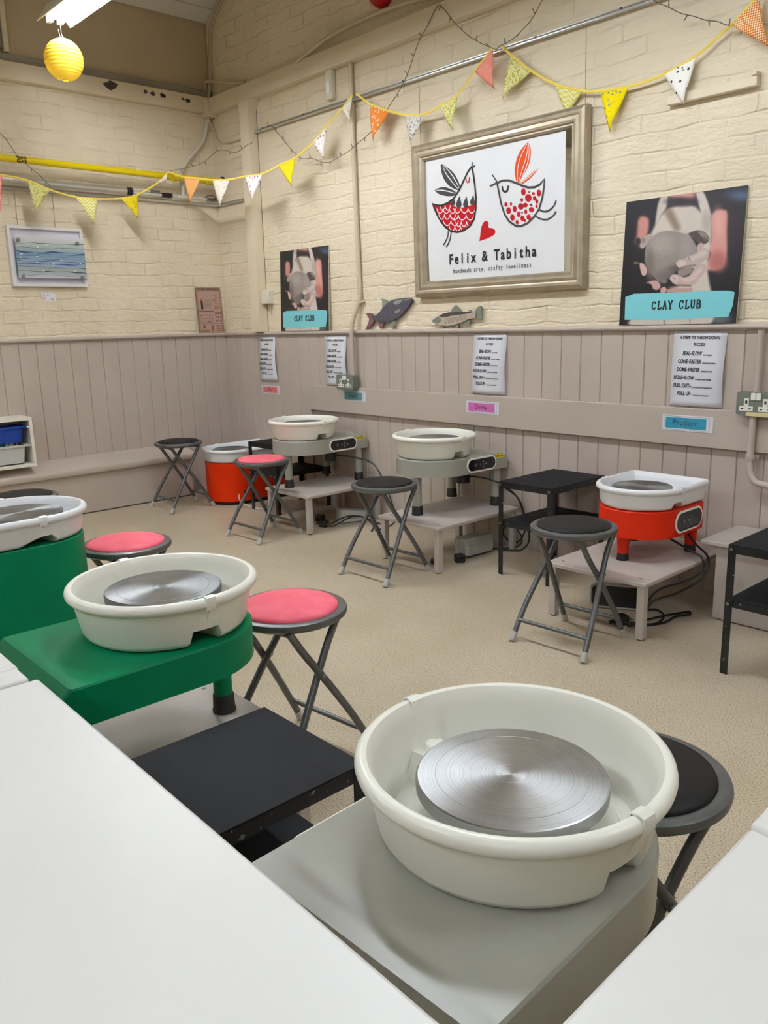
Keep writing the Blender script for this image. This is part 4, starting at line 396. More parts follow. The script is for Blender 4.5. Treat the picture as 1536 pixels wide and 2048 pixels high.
# tongue-and-groove wainscot: rounded-edge boards, one mesh per wall
def boards(edges, z0, z1, along):
    b = MB()
    for a, c in zip(edges[:-1], edges[1:]):
        g = .0011; r = .003; t = .012
        pts = [(a+g, 0), (a+g, t-r), (a+g+r, t), (c-g-r, t), (c-g, t-r), (c-g, 0)]
        if along == 'x': rr = [[(p, -q, z) for p, q in pts] for z in (z0, z1)]
        else: rr = [[(q, p, z) for p, q in pts] for z in (z0, z1)]
        b.rings(rr, taupe)
    if along == 'x': b.box(edges[0], edges[-1], -.0065, 0, z0, z1, taupe)
    else: b.box(0, .0065, edges[0], edges[-1], z0, z1, taupe)
    return b
ex = [.012]+[.12+.1062*k for k in range(0, 52)]
struct(boards(ex, .0, 1.07, 'x').build('trim_1', ang=30))
ey = sorted([-.0, -.097]+[-.097-.1038*k for k in range(1, 60)])
struct(boards(ey, .0, 1.07, 'y').build('trim_2', ang=30))
def rail_prof(t=.034): return [(0, 1.066), (.02, 1.066), (t-.004, 1.070), (t, 1.078), (t-.003, 1.086), (t-.012, 1.0905), (0, 1.0905)]
b = MB(); b.rings([[(x, -q, z) for q, z in rail_prof()] for x in (0, 6.)], taupe); struct(b.build('trim_3', ang=60))
b = MB(); b.rings([[(q, y, z) for q, z in rail_prof()] for y in (-6., -.0)], taupe); struct(b.build('trim_4', ang=60))
# flat rail nailed over the boards behind the wheels
b = MB(); b.box(.987, 6., -.034, -.0125, .602, .757, taupe); b.box(.9, .986, -.024, -.0125, .0, .72, taupe); struct(b.build('trim_5', bevel=.003))
# boxed ledge along the left wall
b = MB(); b.box(.012, .158, -6.2, -.44, 0, .255, taupe)
v = [(.012, .348), (.012, .30), (.012, .255), (.182, .255), (.186, .262), (.186, .288), (.18, .296)]
b.rings([[(x, y, z) for x, z in v] for y in (-6.2, -.425)], taupe); b.box(.157, .1595, -3.3, -.44, 0, .008, dark_chip)
struct(b.build('trim_6', ang=40))
# wall-head beams on both walls, with flaking paint on the left one
b = MB(); b.box(.0, 6.5, -.055, 0, 2.505, 2.605, beam_paint); b.box(.0, .075, -.08, -.0, 2.49, 2.60, beam_paint); struct(b.build('trim_7', bevel=.005))
b = MB(); b.box(0, .055, -6.4, -.02, 2.515, 2.61, beam_paint)
b.box(0, .03, -6.4, -.0, 2.612, 2.655, grey_paint)
def blob(cy, cz, w, h, n=11, s=0):
    rnd = random.Random(s); return [(.0562, cy+w*math.cos(2*PI*k/n)*(.75+.5*rnd.random()), cz+h*math.sin(2*PI*k/n)*(.7+.6*rnd.random())) for k in range(n)]
for q in [(-.725, 2.577, .045, .024, 1), (-.50, 2.575, .012, .012, 2), (-.45, 2.572, .016, .012, 3), (-.385, 2.572, .018, .012, 4), (-.372, 2.568, .010, .010, 5), (-.24, 2.572, .011, .007, 6), (-.205, 2.568, .020, .012, 7)]:
    p = blob(*q[:4], s=q[4]); b.faces(p, [tuple(range(len(p)))], dark_chip)
struct(b.build('trim_8', bevel=.004))
# square post with a splayed head
b = MB(); b.box(.436, .53, -.068, 0, 1.0905, 2.44, beam_paint)
b.rings([[(.436-e, -.068, z), (.53+e*1.6, -.068, z), (.53+e*1.6, 0, z), (.436-e, 0, z)] for e, z in ((0, 2.44), (.006, 2.475), (.02, 2.506))], beam_paint)
b.box(.5302, .5318, -.003, 0, 1.0905, 2.46, dark_chip)
struct(b.build('trim_9', bevel=.004))
# recessed panel high on the left wall
b = MB(); b.box(-.003, .02, -2.6, -1.33, 2.68, 3.06, grey_paint); b.box(0, .03, -1.33, -1.30, 2.665, 3.06, beam_paint); struct(b.build('trim_10', bevel=.004))

# ------------------------------------------------------------------ pipes, rails, cables on the walls
b = MB(); b.box(.515, 5.6, -.022, 0, 2.318, 2.330, chrome_rail); b.rings([[(x, -.022+.004*c, 2.3175+.0085*s_) for c, s_ in [(math.cos(a), math.sin(a)) for a in np.linspace(0, 2*PI, 13)[:-1]]] for x in (.515, 5.6)], chrome_rail)
rail = b.build('picture_rail'); tag(rail, 'long aluminium picture hanging rail running across the cream brick above the framed bird sign', 'picture rail')
for k in range(12): MB().cyl((.62+.42*k, -.0225, 2.326), (.62+.42*k, -.0265, 2.326), .004, black_plastic, seg=8).build('screw', rail)
b = MB(); b.box(0, .022, -2.6, -.0, 1.930, 1.948, chrome_rail); tag(b.build('picture_rail', bevel=.003), 'white metal hanging rail on the left wall under the silver lagged pipe', 'picture rail')
b = MB(); b.box(.02, .435, -.022, 0, 1.930, 1.948, chrome_rail); tag(b.build('picture_rail', bevel=.003), 'short stretch of metal hanging rail between the room corner and the post', 'picture rail')
gp = MB().tube([(.12, -3.2, 2.089), (.12, -.13, 2.075)], .0195, gas_yellow, 20).build('gas_pipe'); tag(gp, 'bright yellow gas pipe running along the left wall above the bunting', 'pipe')
b = MB()
for px_, tk, s_ in ((-1.345, 'GAS', .030),):
    for dz in (.006, -.012):
        vv, ff = text_geo('GAS', .04); w = max(p[0] for p in vv)
        q = []
        for x, y in vv:
            a = math.asin(max(-1, min(1, (dz+y*s_*.62-.004)/.0199))); q.append((.12+.0211*math.cos(a), px_+(x-w/2)*s_, 2.0805+.0211*math.sin(a)))
        b.faces(q, ff, ink)
b.build('gas_lettering', gp)
b = MB(); b.tube(cat([(.12, -.15, 2.075), (.12, -.11, 2.075), (.12, -.06, 2.075), (.12, -.035, 2.075)]), .026, gas_yellow, 20); b.build('pipe_fitting', gp); b = MB(); b.lathe([(.019, -.012), (.028, -.012), (.028, .012), (.019, .012)], gas_yellow, 20, tf=Matrix.Translation((.12, -.38, 2.0765)) @ Matrix.Rotation(PI/2, 4, 'X')); b.build('pipe_fitting', gp)
b = MB(); b.lathe([(.02, 0), (.036, 0), (.036, .008), (.02, .008)], black_plastic, 24, tf=Matrix.Translation((.12, -.0205, 2.075)) @ Matrix.Rotation(PI/2, 4, 'X')); b.build('wall_collar', gp)
sp = MB().tube([(.07, -3.2, 1.972), (.07, -.70, 1.972)], .027, foil_m, 20).build('lagged_pipe'); tag(sp, 'silver foil lagged pipe below the yellow gas pipe', 'pipe')
b = MB(); b.tube([(.07, -.70, 1.972), (.07, -.66, 1.972)], .024, black_rubber, 14); b.build('pipe_end', sp)
b = MB(); b.tube([(.06, -.66, 1.967), (.06, -.05, 1.967)], .0085, pipe_white, 10); b.tube([(.06, -.66, 1.985), (.06, -.47, 1.985)], .007, pipe_white, 10)
vp = b.build('valve_pipework'); tag(vp, 'thin white pipework with tee and valves in the corner under the gas pipe', 'pipe')
b = MB(); b.tube([(.06, -.335, 1.967), (.06, -.25, 1.967)], .015, pipe_white, 12); b.tube([(.06, -.29, 1.967), (.06, -.29, 2.06)], .011, pipe_white, 12); b.build('tee', vp)
b = MB(); b.box(.045, .08, -.45, -.38, 1.955, 1.982, black_plastic); b.tube([(.06, -.53, 1.985), (.06, -.46, 1.985)], .011, steel, 10); b.build('clamp', vp, bevel=.003)
b = MB(); b.tube(cat([(.05, -.13, 1.975), (.075, -.11, 1.99), (.08, -.07, 1.985), (.07, -.05, 1.965), (.085, -.09, 1.955), (.08, -.12, 1.962)]), .005, steel, 8); b.tube([(.06, -.12, 1.967), (.06, -.02, 1.967)], .012, steel, 10); b.build('valve', vp)
c = [(.03, y, z) for _, y, z in DATA['cables']['curve']]; c[-1] = (.03, -.29, 2.06); c.append((.045, -.29, 2.0))
tag(MB().tube(cat(c), .0095, pipe_white, 10).build('bent_conduit'), 'pale conduit curving down the left wall from the beam to the gas pipe', 'conduit')
for nm, lb in (('corner1', 'thin painted cable running straight down the corner from the ceiling'), ('corner2', 'thin painted cable in the corner that bends towards the post')):
    c = [(max(x, .012), -.012-(.05 if nm == 'x' else 0), z) for x, _, z in DATA['cables'][nm]]
    c = [(x, y-(.05 if 2.47 < z < 2.63 else 0), z) for x, y, z in c]
    tag(MB().tube(cat(c, 4), .0055, pipe_paint, 8).build('wall_cable'), lb, 'cable')
tag(MB().tube(cat(DATA['cables']['stub'], 4), .010, pipe_paint, 10).build('pipe_stub'), 'short pale pipe bending from the corner onto the top of the beam', 'pipe')
c = [(1.05, -.052, 2.60), (1.15, -.05, 2.625), (1.35, -.045, 2.66), (1.6, -.03, 2.68), (1.85, -.03, 2.675), (2.1, -.03, 2.65), (2.3, -.03, 2.615)]
tag(MB().tube(cat(c, 5), .012, pipe_paint, 8, flat=1.3).build('loose_trunking'), 'pale length of trunking bowing up above the beam', 'trunking')
b = MB(); b.tube(cat([(1.468, -.016, 2.52), (1.470, -.016, 2.2), (1.476, -.016, 1.75), (1.485, -.016, 1.34), (1.487, -.018, 1.27), (1.465, -.03, 1.20), (1.447, -.045, 1.14), (1.442, -.05, 1.092)], 6), .0135, pipe_paint, 12)
pp = b.build('conduit_pipe'); tag(pp, 'painted conduit dropping down the brick wall to the metal socket left of the fish', 'conduit')
lo_ = MB().tube([(1.442, -.05, 1.0925), (1.442, -.05, 1.0), (1.443, -.05, .83)], .0138, taupe, 12).build('lower_section', pp); lo_['label'] = 'mauve painted lower section'
b = MB(); b.tube([(1.46, -.012, 1.25), (1.515, -.012, 1.25)], .006, pipe_paint, 8); b.lathe([(.0135, -.01), (.018, -.01), (.018, .01), (.0135, .01)], pipe_paint, 14, c=(1.486, -.0165, 1.25)); b.build('saddle_clip', pp)
def socket(x0, z0, label, w=.146, h=.085, depth=.045, y=-.0125, double=True):
    s = empty('wall_socket', (x0, y, z0), label, 'socket', 'metal wall sockets')
    b = MB(); p = rrect(w, h, .012, 5, w/2, h/2); b.slab(p, socket_grey, 0, depth); b.build('back_box', s, bevel=.003)
    b = MB(); b.slab(rrect(w+.006, h+.004, .012, 5, w/2, h/2), socket_grey, depth+.0002, depth+.006); b.build('face_plate', s, bevel=.0015)
    for cx in ((.036, .108) if double else (.036,)):
        b = MB(); d = depth+.0075
        b.slab([(cx-.026, .014), (cx+.026, .014), (cx+.026, .032), (cx+.009, .032), (cx+.009, .062), (cx-.009, .062), (cx-.009, .032), (cx-.026, .032)], socket_white, depth+.006, d)
        b.flat([(cx-.004, .042), (cx+.004, .042), (cx+.004, .054), (cx-.004, .054)], ink, d+.0004)
        for e in (-.015, .015): b.flat([(cx+e-.005, .020), (cx+e+.005, .020), (cx+e+.005, .025), (cx+e-.005, .025)], ink, d+.0004)
        b.build('outlet', s)
    for cx in (.062, .082): MB().slab(rrect(.017, .026, .003, 3, cx, .070), socket_white, depth+.006, depth+.011).build('rocker_switch', s, bevel=.0015)
    return s
socket(1.325, .748, 'grey metal double wall socket at the foot of the conduit beside a white sheet', y=-.0345, depth=.04)
s2 = socket(3.742, .750, 'grey metal double wall socket with torn tape on the right of the panelled wall', y=-.0345, depth=.03)
MB().slab([(.035, -.004), (.12, -.006), (.122, .011), (.04, .010)], torn_m, .0365, .0375).build('torn_tape', s2)
b = MB(); b.tube(cat([(3.80, -.052, .750), (3.80, -.052, .62), (3.802, -.052, .54), (3.815, -.052, .505), (3.85, -.052, .485), (4.0, -.052, .48), (4.3, -.052, .48)], 6), .013, taupe, 12); b.tube([(3.80, -.04, .835), (3.80, -.04, 1.066)], .012, taupe, 12)
q = b.build('conduit_pipe'); tag(q, 'mauve painted conduit bending below the right-hand wall socket', 'conduit')
b = MB(); b.lathe([(.013, -.009), (.018, -.009), (.018, .009), (.013, .009)], taupe, 14, c=(3.8, -.052, .585)); b.box(3.775, 3.825, -.0345, -.03, .577, .593, taupe); b.build('saddle_clip', q)

# small fittings
b = MB(); b.box(0, .058, -.035, 0, 0, .155, offwhite); s = b.build('motion_sensor', loc=(1.262, 0, 2.355), bevel=.008); tag(s, 'white motion sensor fixed under the beam beside the vertical conduit', 'sensor')
b = MB(); b.slab(rrect(.03, .06, .006, 4, .036, .06), cool_plastic, .0352, .042); b.build('sensor_window', s, bevel=.003)
b = MB(); b.lathe([(.0, .0), (.062, 0), (.066, .012), (.060, .05), (.05, .072), (0, .072)], alarm_red, 32, tf=Matrix.Rotation(PI/2, 4, 'X')); s = b.build('alarm_sounder', loc=(1.735, 0, 2.765)); tag(s, 'red round fire alarm sounder high on the wall above the beam', 'alarm')
b = MB(); b.lathe([(0, .0722), (.032, .0722), (.032, .076), (0, .076)], offwhite, 24, tf=Matrix.Rotation(PI/2, 4, 'X')); b.build('sounder_grille', s)
b = MB(); b.box(0, .075, -.05, 0, 0, .085, offwhite); s = b.build('junction_box', loc=(.535, 0, 1.268), bevel=.004); tag(s, 'small cream junction box beside the post left of the small clay poster', 'box')
b = MB(); b.tube(cat([(.04, -.01, 0), (.045, -.01, -.03), (.043, -.01, -.06)]), .004, pipe_paint, 6); b.build('cable_tail', s)
b = MB(); b.slab([(0, .083), (.035, .083), (.155, .0), (.10, .0)], steel, .008, .018); tag(b.build('metal_plate', loc=(.375, -.008, 1.0908)), 'bare metal plate leaning on the dado rail beside the post foot', 'plate')
led = MB(); led.box(0, .35, -.03, 0, 0, .035, beam_paint); led.box(.33, .35, -.036, 0, .035, .05, beam_paint)
tag(led.build('wall_batten', loc=(3.362, 0, 1.924), bevel=.003), 'painted timber batten on the brick at upper right behind the white flower flag', 'batten')

# ------------------------------------------------------------------ framed bird sign
FX0, FX1, FZ0, FZ1 = 1.958, 3.009, 1.253, 2.0
fr = empty('framed_sign', ((FX0+FX1)/2, 0, FZ0), 'large pewter framed mirror covered by a white sign with two birds and a red heart', 'framed sign'); fr.rotation_euler = (.018, 0, 0)
FW = (FX1-FX0); FH = FZ1-FZ0
pf = [(.0, .0), (.0, .030), (.006, .040), (.018, .046), (.028, .044), (.036, .040), (.050, .043), (.060, .040), (.066, .034), (.072, .034), (.078, .026), (.080, .012)]
b = MB(); rs = []
for d, h in pf:
    rs.append([(-FW/2+d, -h, d), (FW/2-d, -h, d), (FW/2-d, -h, FH-d), (-FW/2+d, -h, FH-d)])
b.rings(rs, pewter, cap0=False, cap1=False); b.build('picture_frame', fr, ang=25)
MB().box(-FW/2+.07, FW/2-.07, -.012, -.004, .07, FH-.07, mirror_m).build('mirror', fr)
O = ((FX0+FX1)/2, FZ0)
def loc_(pts): return [(p[0]-O[0], p[1]-O[1]) for p in pts]
BD = {k: loc_(v) for k, v in DATA['bird'].items()}
b = MB(); b.slab(BD['print'], paper, .0125, .0145)
e = [.0148]
def up(): e[0] += .00003; return e[0]
for k, m in (('wingA', ink_grey), ('wingB', ink_grey), ('red1', ink_red), ('wingC', ink_orange), ('wingD', ink_orange), ('heart', ink_red)):
    q = BD[k]; sm = cat(list(q)+[q[0]], 4)[:-1] if k in ('wingA', 'wingB', 'wingC', 'heart') else q
    b.flat([(p[0], p[1]) for p in sm], m, up())
for k, w in (('veinA1', .005), ('veinA2', .005), ('veinB', .005), ('veinC1', .004), ('veinC2', .004), ('veinC3', .004), ('veinD', .004)): b.stroke(BD[k], w, paper, up(), taper=True)
for k in BD:
    if k.startswith('scale'): b.stroke(BD[k], .0045, paper, up())
    if k.startswith('dot'): b.flat(BD[k], ink_red, up())
for k in BD:
    if k.startswith('drop'): b.flat(BD[k], ink_grey, up())
b.stroke(BD['out1'], .0092, ink, up(), smooth=False); b.stroke(BD['out2'], .0092, ink_grey, up(), smooth=False)
for k, w, m in (('beak1', .006, ink), ('beak1b', .006, ink), ('beak2', .006, ink_grey), ('beak2b', .008, ink_grey), ('leg1', .006, ink), ('leg1b', .006, ink), ('tail1', .007, ink_grey), ('tail2', .007, ink_grey), ('eye1', .005, ink_red), ('eye2', .009, ink)):
    b.stroke(BD[k], w, m, up())
def mono(b, txt, x0, x1, z, size, m, d, sx, bold=0.):
    n = len(txt); pitch = (x1-x0)/n
    for i, ch in enumerate(txt):
        if ch != ' ': b.text(ch, x0+pitch*(i+.5), z, size, m, d, sx=sx, bold=bold)
(xa, za), (xb, zb), (xc, zc) = BD['t1']
mono(b, 'Felix & Tabitha', xa-.002, xb+.002, za-.0, .068, ink, .0172, .86, .022)
(xa, za), (xb, zb), _ = BD['t2']; mono(b, 'handmade arty, crafty loveliness', xa, xb, za-.002, .031, ink_grey, .0172, .80, .010)
b.build('sign_print', fr, fix=False)
b = MB()
for x in (-.48, .50): b.tube([(x, -.01, FH-.005), (x, -.012, 2.312-FZ0)], .0012, wire_m, 5)
b.build('hanging_wire', fr)

# ------------------------------------------------------------------ clay posters
Hm = np.array(DATA['posterH'])
def clay_photo(u, v):
    w = Hm[2, 0]*u+Hm[2, 1]*v+Hm[2, 2]; X = (Hm[0, 0]*u+Hm[0, 1]*v+Hm[0, 2])/w; Y = (Hm[1, 0]*u+Hm[1, 1]*v+Hm[1, 2])/w
    c = np.tile(np.array([26., 24., 30.]), (len(u), 1))
    def put(d, col, soft): 
        a = np.clip(.5-d/(2*soft), 0, 1)[:, None]; a = a*a*(3-2*a); c[:] = c*(1-a)+np.array(col, float)*a
    def ell(cx, cy, rx, ry, rot=0):
        t = math.radians(rot); x, y = X-cx, Y-cy; x, y = x*math.cos(t)+y*math.sin(t), -x*math.sin(t)+y*math.cos(t)
        return (np.sqrt((x/rx)**2+(y/ry)**2)-1)*min(rx, ry)
    def cap(x0, y0, x1, y1, r0, r1=None):
        r1 = r0 if r1 is None else r1; dx, dy = x1-x0, y1-y0; h = np.clip(((X-x0)*dx+(Y-y0)*dy)/(dx*dx+dy*dy), 0, 1)
        return np.hypot(X-x0-h*dx, Y-y0-h*dy)-(r0+(r1-r0)*h)
    def pol(pts, col, soft, sm=True):
        p = [(q[0], q[1]) for q in cat(list(pts)+[pts[0]], 4)[:-1]] if sm else pts
        d = np.full(len(u), 1e9); ins = np.zeros(len(u), bool); n = len(p)
        for i in range(n):
            (x0, y0), (x1, y1) = p[i], p[(i+1) % n]; ex, ey = x1-x0, y1-y0
            h = np.clip(((X-x0)*ex+(Y-y0)*ey)/(ex*ex+ey*ey+1e-9), 0, 1); d = np.minimum(d, np.hypot(X-x0-h*ex, Y-y0-h*ey))
            if y0 != y1: ins ^= ((y0 > Y) != (y1 > Y)) & (X < ex*(Y-y0)/ey+x0)
        put(np.where(ins, -d, d), col, soft)
    put(ell(1330, 225, 150, 45), (74, 90, 118), 45); put(ell(1250, 560, 120, 200), (44, 30, 38), 60); put(ell(1120, 1350, 100, 60), (90, 100, 100), 40)
    put(ell(900, 290, 330, 130), (42, 34, 40), 40); put(ell(790, 200, 130, 75), (196, 138, 130), 28)
    pol([(375, 470), (400, 425), (440, 420), (478, 450), (470, 560), (430, 640), (380, 720), (300, 745), (310, 690), (360, 600)], (196, 136, 126), 22)
    put(ell(330, 720, 60, 40), (150, 96, 90), 30)
    pol([(1050, 410), (1100, 365), (1170, 355), (1205, 390), (1198, 560), (1195, 740), (1170, 850), (1110, 905), (1010, 910), (1000, 860), (1040, 760), (985, 690), (1045, 650)], (206, 146, 138), 20)
    put(ell(1110, 830, 80, 90), (172, 106, 100), 50); put(ell(1120, 480, 40, 110), (220, 162, 154), 40)
    pol([(480, 610), (545, 480), (600, 400), (700, 335), (800, 310), (900, 325), (960, 375), (1040, 400), (1050, 600), (1010, 900), (1025, 1430), (300, 1430), (420, 1250), (700, 1000), (520, 800)], (204, 194, 182), 20)
    pol([(590, 245), (655, 238), (642, 340), (600, 400), (540, 490), (560, 330)], (200, 190, 178), 14); pol([(918, 200), (985, 192), (1038, 330), (1045, 420), (965, 385)], (206, 196, 186), 14)
    put(ell(780, 285, 130, 42), (46, 36, 42), 24); put(cap(670, 390, 735, 520, 40, 34), (140, 122, 104), 34); put(ell(1010, 470, 40, 90), (176, 164, 152), 30)
    put(ell(300, 950, 150, 330), (22, 20, 26), 40); put(ell(520, 1130, 190, 80), (26, 22, 26), 40); put(ell(640, 1245, 420, 90), (30, 26, 28), 30)
    put(cap(600, 1340, 610, 1430, 8), (150, 136, 126), 8); put(cap(840, 1330, 840, 1430, 6), (166, 152, 140), 8)
    pol([(395, 640), (420, 610), (480, 582), (518, 600), (480, 650), (440, 700), (410, 716), (390, 690)], (172, 156, 150), 6); put(ell(378, 650, 22, 32), (46, 42, 42), 8); put(ell(425, 640, 20, 26), (140, 124, 118), 10)
    put(ell(890, 700, 60, 120), (36, 30, 34), 16)
    pol([(560, 572), (650, 550), (760, 565), (850, 602), (905, 680), (915, 760), (870, 870), (780, 960), (690, 1012), (600, 1030), (520, 980), (452, 880), (436, 780), (462, 660)], (142, 132, 127), 7)
    put(ell(600, 680, 110, 90), (162, 152, 145), 60); put(ell(820, 700, 60, 100), (156, 147, 141), 50); put(ell(640, 970, 120, 60), (110, 100, 96), 50); put(ell(480, 860, 40, 120), (112, 103, 100), 30); put(ell(760, 900, 90, 40), (84, 74, 72), 34)
    m_ = (ell(670, 790, 215, 225) < 0)[:, None]; n_ = np.sin(X*.09+np.sin(Y*.05)*3)*np.sin(Y*.07+np.sin(X*.04)*3)+.7*np.sin(X*.21+Y*.17+np.sin(Y*.11)*2); c[:] = c+m_*3.2*n_[:, None]
    pol([(830, 580), (900, 550), (960, 548), (1010, 580), (1032, 625), (1010, 662), (960, 675), (920, 655), (890, 620)], (74, 64, 60), 6); pol([(925, 560), (965, 553), (1005, 585), (1024, 630), (1000, 640), (960, 600)], (136, 124, 114), 6); put(cap(985, 610, 1015, 640, 5), (60, 52, 50), 5)
    pol([(915, 690), (950, 660), (985, 680), (960, 720), (920, 740)], (190, 160, 158), 7)
    pol([(640, 1000), (760, 900), (880, 900), (900, 960), (760, 1050), (640, 1060)], (34, 28, 30), 16); pol([(740, 905), (860, 885), (865, 930), (800, 965), (740, 960)], (140, 128, 122), 10)
    pol([(718, 852), (745, 818), (800, 808), (830, 788), (900, 758), (950, 718), (1000, 708), (1028, 750), (1015, 802), (960, 842), (900, 872), (820, 892), (750, 890)], (182, 166, 158), 5)
    pol([(830, 800), (900, 772), (960, 735), (1000, 730), (1000, 770), (920, 810), (850, 830)], (200, 186, 178), 14); put(cap(770, 886, 900, 866, 7), (120, 104, 98), 9); put(cap(838, 796, 852, 822, 5), (120, 106, 98), 5)
    pol([(726, 852), (760, 824), (800, 826), (816, 850), (790, 876), (745, 884)], (208, 186, 182), 5)
    pol([(658, 985), (690, 950), (740, 955), (790, 975), (840, 960), (880, 910), (900, 870), (960, 852), (1000, 872), (990, 922), (940, 982), (890, 1042), (820, 1066), (750, 1052), (690, 1032)], (188, 166, 160), 5)
    pol([(760, 985), (840, 980), (900, 920), (960, 880), (960, 920), (880, 1000), (800, 1020)], (206, 186, 180), 14); put(cap(740, 1050, 850, 1055, 7), (122, 100, 96), 10)
    pol([(664, 985), (695, 956), (735, 962), (746, 1000), (715, 1022), (680, 1012)], (206, 184, 180), 5); put(cap(690, 975, 715, 1000, 3), (130, 110, 108), 4)
    for q, k in (([(385, 845), (420, 855), (450, 900), (446, 950), (410, 962), (390, 900)], (202, 168, 160)), ([(440, 1030), (500, 1010), (550, 1014), (576, 1060), (550, 1092), (510, 1086), (490, 1042)], (194, 156, 152)), ([(575, 1080), (610, 1064), (632, 1090), (610, 1120), (575, 1116)], (198, 158, 154)), ([(640, 1090), (720, 1074), (830, 1076), (862, 1070), (850, 1112), (640, 1116)], (186, 150, 142))): pol(q, k, 5)
    put(ell(355, 848, 26, 12), (120, 104, 80), 6)
    return c
def slab_text(b, txt, x0, x1, z0, h, w, m, d):
    """typewriter capitals drawn as strokes with slab serifs"""
    G = {'C': ([[(.82, .72), (.70, .93), (.45, 1), (.2, .85), (.1, .5), (.2, .15), (.45, 0), (.72, .08), (.86, .26)]], [(.82, .66, .82, 1.0)]),
         'L': ([[(.32, 1), (.32, 0)], [(.1, 0), (.88, 0)], [(.88, 0), (.88, .28)]], [(.1, 1, .56, 1)]),
         'A': ([[(.5, 1), (.16, 0)], [(.5, 1), (.84, 0)], [(.28, .36), (.72, .36)]], [(.02, 0, .34, 0), (.66, 0, .98, 0), (.34, 1, .6, 1)]),
         'Y': ([[(.14, 1), (.5, .48)], [(.86, 1), (.5, .48)], [(.5, .48), (.5, 0)]], [(0, 1, .34, 1), (.66, 1, 1, 1), (.3, 0, .7, 0)]),
         'U': ([[(.2, 1), (.2, .3), (.34, .04), (.5, 0), (.66, .04), (.8, .3), (.8, 1)]], [(.04, 1, .38, 1), (.62, 1, .96, 1)]),
         'B': ([[(.24, 1), (.24, 0)], [(.1, 1), (.6, 1), (.8, .88), (.8, .64), (.6, .52), (.24, .52)], [(.6, .52), (.88, .4), (.88, .12), (.66, 0), (.1, 0)]], [])}
    n = len(txt); p = (x1-x0)/n; e = d
    for i, ch in enumerate(txt):
        if ch == ' ': continue
        st, se = G[ch]
        for q in st+[[(a, b_), (c_, d_)] for a, b_, c_, d_ in se]:
            e += .00003; b.stroke([(x0+p*(i+.08+.84*x), z0+h*y) for x, y in q], w, m, e, smooth=False)
            for x, y in q[1:-1]:
                e += .00002; b.flat([(x0+p*(i+.08+.84*x)+w/2*math.cos(a), z0+h*y+w/2*math.sin(a)) for a in np.linspace(0, 2*PI, 9)[:-1]], m, e)
def poster(x0, w, h, label, yb, yt):
    ang = math.atan2(yb-yt, h)
    t = empty('clay_poster', (x0, -yb, 1.0912), label, 'poster', 'clay posters on the dado rail')
    R = Matrix.Rotation(-ang, 4, 'X')
    o = MB().box(0, w, 0, .004, 0, h, offwhite).build('board', t, matrix=R)
    g = grid_pic('photo_print', w, h, 230, 230, clay_photo, photo_m, t, matrix=R @ Matrix.Translation((0, -.0006, 0)))
    b = MB(); b.flat([(p[0]*w, p[1]*h) for p in DATA['band']], teal, .0012); slab_text(b, 'CLAY CLUB', .288*w, .715*w, .124*h, .060*h, .0058, ink, .0016); b.build('title_band', t, matrix=R, fix=False)
    return t
poster(.716, .492, .492, 'smaller-looking clay hands poster on the dado rail between the post and the conduit', .030, .008)
poster(3.19, .508, .500, 'clay hands poster on the dado rail right of the framed bird sign', .030, .008)

# ------------------------------------------------------------------ carved fish on the dado rail
FD = DATA['fish']
fa, fb_, fbe = mat('fish_slate', (72, 70, 82), .5), mat('fish_maroon', (112, 76, 80), .55), mat('fish_grey_fin', (140, 146, 134), .55)
fc, fdk, fgn = mat('fish_stone', (186, 170, 154), .55), mat('fish_back', (70, 66, 62), .5), mat('fish_green_grey', (122, 128, 114), .55)
mottle(fa, 60, (66, 64, 76), (84, 82, 94)); mottle(fc, 90, (170, 152, 136), (196, 182, 166)); mottle(fbe, 80, (110, 116, 106), (160, 164, 150))
fo = (1.62, 1.0915)
def fl(k): return [(p[0]-fo[0], p[1]-fo[1]+FZ) for p in FD[k]]
FZ = 1.0915-min(p[1] for p in FD['a_tail'])
f = empty('carved_fish', (fo[0], -.006, fo[1]), 'dark slate carved wooden fish with maroon tail, nose tilted up on the dado rail', 'fish ornament')
def smooth_poly(p): return [(q[0], q[1]) for q in cat(list(p)+[p[0]], 4)[:-1]]
MB().slab(smooth_poly(fl('a_body')), fa, .003, .020).build('body', f, bevel=.003)
for k, m in (('a_tail', fb_), ('a_dorsal', fbe), ('a_anal', fb_), ('a_pelvic', fbe)): MB().slab(fl(k), m, .006, .014).build('fin' if 'tail' not in k else 'tail', f, bevel=.002)
b = MB(); b.flat(fl('a_head'), fbe, .0206); b.flat(fl('a_pec'), fbe, .0208); b.flat(fl('a_mouth'), fgn, .0207)
h = fl('a_head'); b.stroke([h[3], h[5], h[7]], .002, ink, .0210); b.build('painted_markings', f, fix=False)
FZ = 1.0915-min(min(p[1] for p in FD[k]) for k in FD if k.startswith('b_')); fo = (2.2, 1.0915)
f = empty('carved_fish', (fo[0], -.006, fo[1]), 'carved wooden trout with dark back and pale speckled side under the framed bird sign', 'fish ornament')
MB().slab(smooth_poly(fl('b_body')), fc, .003, .020).build('body', f, bevel=.003)
for k in ('b_tail', 'b_dorsal', 'b_adipose', 'b_pelvic', 'b_anal', 'b_pec'): MB().slab(fl(k), fgn, .006, .014).build('fin' if 'tail' not in k else 'tail', f, bevel=.002)
b = MB(); b.flat(fl('b_back'), fdk, .0206); b.flat(fl('b_gill'), fgn, .0207)
bb = fl('b_body'); xs = np.linspace(bb[0][0]+.10, bb[0][0]+.235, 16)
z0 = fl('b_back')[-1][1]
for k, x in enumerate(xs): b.stroke([(x, z0-.008+.0011*k), (x+.004, z0-.034+.0012*k)], .0016, fdk, .0209)
